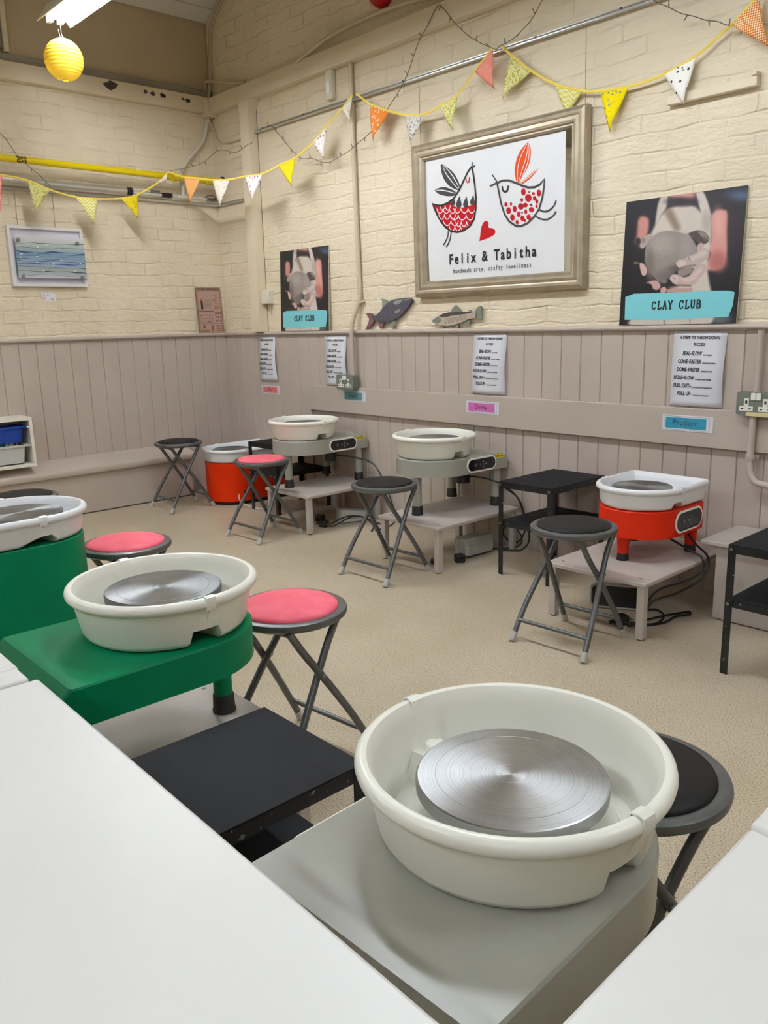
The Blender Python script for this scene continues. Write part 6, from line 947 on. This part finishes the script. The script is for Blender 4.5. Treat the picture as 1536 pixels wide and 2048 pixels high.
# ------------------------------------------------------------------ small black side tables on angle-iron legs
def side_table(loc, label, rz=0., w=.285, d=.40, h=.43, sh=.25):
    t = empty('side_table', loc, label, 'side table', 'black side tables', rz)
    W, D = w/2, d/2
    MB().box(-W, W, -D, D, h-.003, h, black_top).build('table_top', t, bevel=.001)
    b = MB()
    for y in (-D, D-.003): b.box(-W, W, y, y+.003, h-.028, h-.003, black_angle)
    for x in (-W, W-.003): b.box(x, x+.003, -D, D, h-.028, h-.003, black_angle)
    b.build('top_edge', t)
    MB().box(-W+.004, W-.004, -D+.004, D-.004, sh-.004, sh, black_top).build('shelf', t)
    b = MB()
    for y in (-D+.003, D-.006): b.box(-W+.004, W-.004, y, y+.003, sh-.024, sh-.003, black_angle)
    for x in (-W+.004, W-.007): b.box(x, x+.003, -D+.004, D-.004, sh-.024, sh-.003, black_angle)
    b.build('shelf_edge', t)
    for sx in (-1, 1):
        for sy in (-1, 1):
            x, y = sx*(W+.001), sy*(D+.001); L_ = .024; th = .0028
            b = MB(); p = [(x, y), (x-sx*L_, y), (x-sx*L_, y-sy*th), (x-sx*th, y-sy*th), (x-sx*th, y-sy*L_), (x, y-sy*L_)]
            b.prism(p, 0, h-.002, black_angle); lg = b.build('leg', t)
            b = MB()
            for z in (h-.014, sh-.012):
                b.lathe([(0, 0), (.0055, 0), (.0055, .003), (0, .003)], steel, 10, tf=Matrix.Translation((x-sx*.012, y-(.003 if sy < 0 else -.0), z)) @ Matrix.Rotation(PI/2, 4, 'X') if sy < 0 else Matrix.Translation((x-sx*.012, y+.003, z)) @ Matrix.Rotation(PI/2, 4, 'X'))
            b.build('bolt', lg)
    return t
t0 = side_table((3.002, -.222, 0), 'black two-tier side table between the middle grey wheel and the orange wheel')
for loc, lb in (((.992, -.22, 0), 'black two-tier side table in the far corner behind the pink stool'),
                ((4.205, -.562, 0), 'black two-tier side table cut off by the right edge'),
                ((4.096, -2.622, 0), 'black two-tier side table in the foreground between the green and grey wheels')):
    recopy(t0, loc, 0, lb)

# painted box bench behind the right-hand side table
t = empty('box_seat', (3.95, -.18, 0), 'mauve painted box with overhanging lid against the wall behind the right-hand side table', 'box')
MB().box(-.137, .30, -.133, .14, 0.004, .287, taupe2).build('carcass', t, bevel=.003)
MB().box(-.19, .33, -.155, .145, .289, .306, taupe2).build('lid', t, bevel=.004)
b = MB(); b.lathe([(0, 0), (.005, 0), (.005, .001), (0, .001)], ink, 12, tf=Matrix.Translation((.075, -.1335, .20)) @ Matrix.Rotation(PI/2, 4, 'X')); b.build('finger_hole', t)

# ------------------------------------------------------------------ foot pedals, plugs and leads
def pedal(loc, rot, label, m):
    t = empty('foot_pedal', loc, label, 'foot pedal'); t.rotation_euler = rot
    b = MB(); b.prism(rrect(.215, .098, .022, 5), 0, .020, m); b.build('base', t, bevel=.003)
    v0 = rrect(.205, .090, .02, 5)
    b = MB(); b.rings([[(x, y, .022) for x, y in v0], [(x*.97, y*.97, .062-.16*x) for x, y in v0]], m); b.build('treadle', t, bevel=.003)
    b = MB()
    for i in range(9):
        for j in range(5):
            x, y = -.085+.0095*i*1.0, -.030+.015*j; z = .0628-.16*x/.97; b.rings([[(x+.004*c, y+.005*s_, z) for c, s_ in ((1, 0), (0, 1), (-1, 0), (0, -1))], [(x, y, z+.0022)]*1+[(x+.0005, y, z+.0022), (x, y+.0005, z+.0022), (x-.0005, y, z+.0022)]], m)
    b.build('grip_pattern', t)
    b = MB(); b.prism(rrect(.195, .080, .018, 5), -.003, 0, black_plastic); b.build('underside', t)
    for sx in (-1, 1):
        for sy in (-1, 1): MB().lathe([(0, -.0045), (.003, -.0045), (.003, -.0025), (0, -.0025)], steel, 8, (sx*.078, sy*.024, 0)).build('screw', t)
    return t
pedal((1.575, -.19, .004), (0, 0, math.radians(70)), 'grey foot pedal on the floor under the far grey wheel stand', pedal_grey)
pedal((2.545, -.25, .0505), (math.radians(84), 0, math.radians(80)), 'grey foot pedal lying on its side under the middle grey wheel stand', pedal_grey)
pedal((3.50, -.47, .0515), (math.radians(-97), 0, math.radians(28)), 'black-backed foot pedal tipped on its side under the orange wheel stand', pedal_grey)
def lead(pts, label, r=.0042, cat_='lead'):
    return tag(MB().tube(cat(pts, 7), r, cable, 8).build('power_lead'), label, cat_, 'black wheel leads')
def plug(loc, rz, label, pins_up=False):
    t = empty('mains_plug', loc, label, 'plug', 'black mains plugs', rz)
    if pins_up:
        MB().lathe([(0, 0), (.026, 0), (.028, .006), (.026, .022), (0, .024)], black_plastic, 20).build('plug_body', t, bevel=.002)
        for x, y in ((0, .011), (-.011, -.009), (.011, -.009)): MB().box(x-.003, x+.003, y-.002, y+.002, .023, .043, brass).build('pin', t)
    else:
        MB().prism(rrect(.05, .048, .012, 4), 0, .036, black_plastic).build('plug_body', t, bevel=.005)
        MB().tube([(-.025, 0, .018), (-.05, 0, .014)], .007, black_rubber, 10).build('strain_relief', t)
        for x, y in ((.024, .0), (.024, .013), (.024, -.013)): MB().box(x, x+.018, y-.002, y+.002, .016, .021, brass).build('pin', t)
    return t
plug((1.435, -.335, 0), 2.0, 'black plug on the floor left of the far grey pedal')
plug((1.56, -.405, 0), .3, 'black plug in front of the far grey pedal beside looping leads')
plug((2.535, -.495, 0), .5, 'black plug lying pins upward beside the middle stand leg', True)
plug((2.60, -.40, 0), 2.6, 'black plug against the end of the grey pedal lying on its side')
plug((3.60, -.60, 0), 1.2, 'black plug below the tipped pedal under the orange wheel')
lead([(1.43, -.20, .375), (1.50, -.12, .36), (1.57, -.05, .33), (1.64, -.045, .28), (1.70, -.04, .18), (1.76, -.04, .06), (1.80, -.08, .006), (1.85, -.18, .005), (1.86, -.28, .005)], 'black lead dropping from the far grey wheel behind its stand')
lead([(1.55, -.41, .018), (1.62, -.40, .012), (1.65, -.36, .03), (1.665, -.30, .052), (1.675, -.24, .05), (1.70, -.20, .03), (1.75, -.20, .006), (1.82, -.26, .005), (1.85, -.30, .005)], 'black lead looping over the floor in front of the far grey pedal')
lead([(1.42, -.34, .018), (1.46, -.36, .008), (1.53, -.39, .006), (1.60, -.385, .02), (1.66, -.33, .06), (1.69, -.25, .055), (1.72, -.18, .02), (1.76, -.16, .006), (1.82, -.15, .005)], 'second black lead looping over the far grey pedal')
lead([(2.45, -.20, .37), (2.53, -.15, .365), (2.61, -.09, .33), (2.665, -.05, .27), (2.70, -.045, .2), (2.735, -.045, .12), (2.74, -.05, .05), (2.71, -.07, .01), (2.66, -.10, .006), (2.61, -.13, .006)], 'black lead running down the wall behind the middle grey wheel')
lead([(2.60, -.10, .33), (2.66, -.045, .27), (2.705, -.045, .2), (2.72, -.05, .12), (2.69, -.05, .055), (2.64, -.05, .03), (2.585, -.05, .06), (2.585, -.05, .10), (2.62, -.05, .118), (2.67, -.05, .10), (2.70, -.05, .065), (2.685, -.055, .025), (2.63, -.09, .008), (2.57, -.14, .006)], 'coiled black lead beside the leg of the black side table')
lead([(3.60, -.33, .30), (3.65, -.31, .27), (3.72, -.33, .255), (3.775, -.34, .235), (3.785, -.37, .19), (3.76, -.45, .165), (3.72, -.55, .15), (3.70, -.60, .10), (3.69, -.60, .05)], 'black lead curving from under the orange wheel over the stand edge')
lead([(3.655, -.235, .30), (3.70, -.25, .26), (3.768, -.29, .235), (3.785, -.31, .19), (3.775, -.36, .15), (3.75, -.47, .125), (3.715, -.58, .11), (3.68, -.62, .03), (3.64, -.62, .008)], 'black lead hanging from the rear of the orange wheel to the floor')
lead([(3.58, -.45, .008), (3.62, -.385, .006), (3.675, -.42, .006), (3.70, -.50, .006), (3.68, -.55, .006), (3.62, -.60, .014)], 'black lead curled on the floor beside the tipped pedal')
lead([(3.64, -.56, .006), (3.69, -.44, .014), (3.705, -.36, .006), (3.725, -.32, .006), (3.74, -.345, .006), (3.715, -.40, .006), (3.715, -.49, .006), (3.67, -.57, .006), (3.615, -.61, .016)], 'black lead with a long loop on the floor right of the stand leg')
tag(MB().tube(cat([(.705, -.42, .075), (.735, -.44, .05), (.78, -.44, .03), (.83, -.42, .012), (.95, -.40, .006), (1.1, -.43, .006)], 6), .0035, pipe_white, 8).build('power_lead'), 'white lead trailing from the orange drum wheel in the corner', 'lead')

# ------------------------------------------------------------------ white work tables in the foreground
def table(x0, x1, y0, y1, label, h=.72, leaf=None, rz=0.):
    t = empty('work_table', ((x0+x1)/2, (y0+y1)/2, 0), label, 'table', 'white work tables', math.radians(rz)); W, D = (x1-x0)/2, (y1-y0)/2
    MB().box(-W, W, -D, D, h-.028, h, white_table).build('table_top', t, bevel=.004)
    if leaf: MB().box(W+.0015, W+leaf, -D, D-.002, h-.028, h-.0004, white_table).build('table_leaf', t, bevel=.003)
    for sx in (-1, 1):
        for sy in (-1, 1):
            x, y = sx*(W-.04), sy*(D-.05); lg = MB().cyl((x, y, .012), (x, y, h-.028), .018, steel, seg=18).build('leg', t)
            MB().lathe([(0, 0), (.021, 0), (.021, .014), (0, .014)], black_rubber, 16, (x, y, 0)).build('foot', lg)
    b = MB(); b.box(-W+.05, W-.05, D-.075, D-.05, h-.075, h-.029, steel); b.box(-W+.05, W-.05, -D+.05, -D+.075, h-.075, h-.029, steel); b.build('frame_rail', t)
    return t
table(4.190, 4.916, -3.617, -2.902, 'white work table filling the bottom left foreground', rz=-1.0)
table(3.416, 4.1385, -3.611, -2.896, 'white work table beyond the foreground one at the left edge', leaf=.044, rz=-.8)
table(4.929, 5.665, -3.311, -2.580, 'white work table in the bottom right corner', rz=1.5)
table(4.910, 5.645, -2.577, -1.962, 'white work table just showing at the right edge beyond the nearer one', h=.721, rz=1.5)

# ------------------------------------------------------------------ tray unit on the ledge
t = empty('tray_unit', (.012, -1.80, .3485), 'white open tray storage unit on the left ledge at the picture edge', 'storage unit', rz=LEFTW)
W_, D_, H_ = .315, .188, .292
b = MB(); b.box(-W_, W_, -D_, 0, H_-.018, H_, unit_white); b.box(-W_, W_, -D_, 0, 0, .018, unit_white)
for x in (-W_, -.009, W_-.018): b.box(x, x+.018, -D_, 0, .0181, H_-.0181, unit_white)
b.box(-W_+.018, W_-.018, -.006, 0, .018, H_-.018, unit_white); b.build('carcass', t, bevel=.0015)
b = MB()
for x in (-.297, .009): 
    for z in (.122, .232): b.box(x, x+.012, -D_+.01, -.01, z, z+.006, unit_white); b.box(x+.276, x+.288, -D_+.01, -.01, z, z+.006, unit_white)
b.build('runner', t)
def tray(z, m, label, hgt):
    o = empty('storage_tray', (.012+.0, -1.80+.153, .3485+z), label, 'tray', rz=LEFTW)
    b = MB(); a0 = rrect(.205, .135, .02, 4, 0, -.100); a1 = rrect(.232, .160, .022, 4, 0, -.100); i1 = rrect(.224, .152, .02, 4, 0, -.100); i0 = rrect(.197, .127, .018, 4, 0, -.100); lp = rrect(.262, .170, .012, 4, 0, -.102)
    b.rings([[(x, y, 0) for x, y in a0], [(x, y, hgt-.012) for x, y in a1], [(x, y, hgt-.011) for x, y in lp], [(x, y, hgt) for x, y in lp], [(x, y, hgt) for x, y in i1], [(x, y, .004) for x, y in i0]], m); b.build('tray_body', o, ang=30)
    return o
tray(.150, tray_blue, 'scuffed blue plastic tray in the upper slot of the white unit', .094)
tray(.027, tray_grey, 'pale grey plastic tray in the lower slot of the white unit', .107)
b = MB()
for k, (x, y, z, r) in enumerate([(-.06, -.12, .106, .020), (.0, -.135, .108, .018), (.05, -.12, .106, .020), (.03, -.07, .10, .02), (-.03, -.07, .10, .02)]):
    b.tube([(x-.03, y, z), (x-.01, y-.01, z+.006), (x+.012, y+.004, z+.004), (x+.032, y-.006, z)], r, teal_stripe, 12)
o = b.build('striped_cloth', loc=(.012, -1.80+.153, .3485+.027), rz=LEFTW); tag(o, 'teal and white striped cloth bundled in the lower grey tray', 'cloth')

# ------------------------------------------------------------------ ceiling lamp, paper lantern, light
def lamp(x0, x1, y, z, label, energy):
    t = empty('fluorescent_lamp', ((x0+x1)/2, y, z), label, 'lamp', 'hanging fluorescent lamps'); w = (x1-x0)/2
    b = MB(); b.rings([[(x, q, h) for q, h in ((-.085, -.026), (-.045, .03), (-.03, .055), (.03, .055), (.045, .03), (.085, -.026), (.08, -.027), (.04, .024), (-.04, .024), (-.08, -.027))] for x in (-w, w)], lamp_white); b.build('lamp_housing', t)
    for q in (-.026, .026):
        MB().tube([(-w+.03, q, -.012), (w-.03, q, -.012)], .013, energy, 14).build('tube', t)
        for x in (-w+.014, w-.014): MB().box(x-.014, x+.014, q-.011, q+.011, -.026, .026, lamp_white).build('tube_holder', t)
    for x in (-w*.7, w*.7): 
        cx = (x0+x1)/2+x; cz = EAVE+.49*min(cx, RX-cx)-.002
        MB().tube([(x, 0, .055), (x, 0, cz-z)], .004, steel, 8).build('suspension_rod', t)
for x0, x1, y, z, e, lb in ((.81, 2.04, -1.36, 2.62, tube_near, 'hanging twin-tube fluorescent lamp at the top left above the yellow lantern'),
                            (2.75, 3.98, -1.36, 2.62, tube_unseen, 'unseen twin-tube fluorescent lamp added overhead for even light, second from the left wall'),  # added above the frame to even out the light
                            (5.3, 6.53, -1.36, 2.62, tube_unseen, 'unseen twin-tube fluorescent lamp added overhead for room light, third from the left wall'),  # out of view, added to light the room
                            (.81, 2.04, -4.3, 2.62, tube_unseen, 'unseen twin-tube fluorescent lamp added for room light, back row nearest the left wall'),  # whole back row is unseen, added as extra room light
                            (3.2, 4.43, -4.6, 2.62, tube_unseen, 'unseen twin-tube fluorescent lamp added for room light, middle of the back row'),
                            (5.3, 6.53, -4.6, 2.62, tube_unseen, 'unseen twin-tube fluorescent lamp added for room light, back row farthest from the left wall')):
    lamp(x0, x1, y, z, lb, e)
v = Vector((-.88516832, .38076343, .26738785)); pc = Vector((5.1616, -3.2, 1.1264))+v*4.79
t = empty('paper_lantern', pc, 'round yellow paper lantern hanging below the fluorescent lamp', 'lantern')
R = .0915; n = 15; pr = []
for i in range(n*6+1):
    a = -PI/2+.22+(PI-.44)*i/(n*6); rr = R*math.cos(a)*(1+.03*abs(math.sin(PI*i/6))-.03); pr.append((rr, R*1.03*math.sin(a)))
b = MB(); b.rings([[(r*math.cos(2*PI*k/56), r*math.sin(2*PI*k/56), z) for k in range(56)] for r, z in pr], lantern_m, cap0=False, cap1=False); sh = b.build('paper_shade', t, ang=80)
b = MB()
for z in (pr[0][1], pr[-1][1]): b.tube([(pr[0][0]*math.cos(a), pr[0][0]*math.sin(a), z) for a in np.linspace(0, 2*PI, 25)], .0016, steel, 6)
b.tube([(pr[0][0], 0, pr[-1][1]), (0, 0, pr[-1][1]+.02), (-pr[0][0], 0, pr[-1][1])], .0012, steel, 6); b.build('wire_hoop', t)
b = MB(); b.tube([(0, 0, pr[-1][1]+.02), (.0, .0, 2.590-pc.z)], .0012, wire_m, 5); b.tube([(-.012, 0, pr[-1][1]), (-.03, 0, pr[-1][1]+.05)], .0012, wire_m, 5); b.build('hanging_string', t)
nt = lantern_m.node_tree; tr = nt.nodes.new('ShaderNodeBsdfTranslucent'); tr.inputs[0].default_value = lin((248, 222, 90)); mx = nt.nodes.new('ShaderNodeMixShader'); mx.inputs[0].default_value = .25
nt.links.new(nt.nodes['Principled BSDF'].outputs[0], mx.inputs[1]); nt.links.new(tr.outputs[0], mx.inputs[2]); nt.links.new(mx.outputs[0], nt.nodes['Material Output'].inputs[0])

w = bpy.data.worlds.new('World'); SC.world = w; w.use_nodes = True; w.node_tree.nodes['Background'].inputs[0].default_value = (.9, .92, 1, 1); w.node_tree.nodes['Background'].inputs[1].default_value = .2

# ------------------------------------------------------------------ camera
cd = bpy.data.cameras.new('camera'); co = bpy.data.objects.new('camera', cd); COL.objects.link(co)
M3 = Matrix(((0.67518872, -0.14916754, 0.72240518), (0.73720517, 0.17027206, -0.65386235), (-0.02547038, 0.97404131, 0.22493286)))
M4 = M3.to_4x4(); M4.translation = (5.1616, -3.2, 1.1264); co.matrix_world = M4
cd.sensor_fit = 'VERTICAL'; cd.sensor_height = 24; cd.sensor_width = 18; cd.lens = 1637.28*24/2048; cd.clip_start = .02
SC.camera = co
SC.view_settings.view_transform = 'Standard'; SC.view_settings.look = 'None'; SC.view_settings.gamma = 1; SC.view_settings.use_curve_mapping = False
SC.view_settings.exposure = 0.48
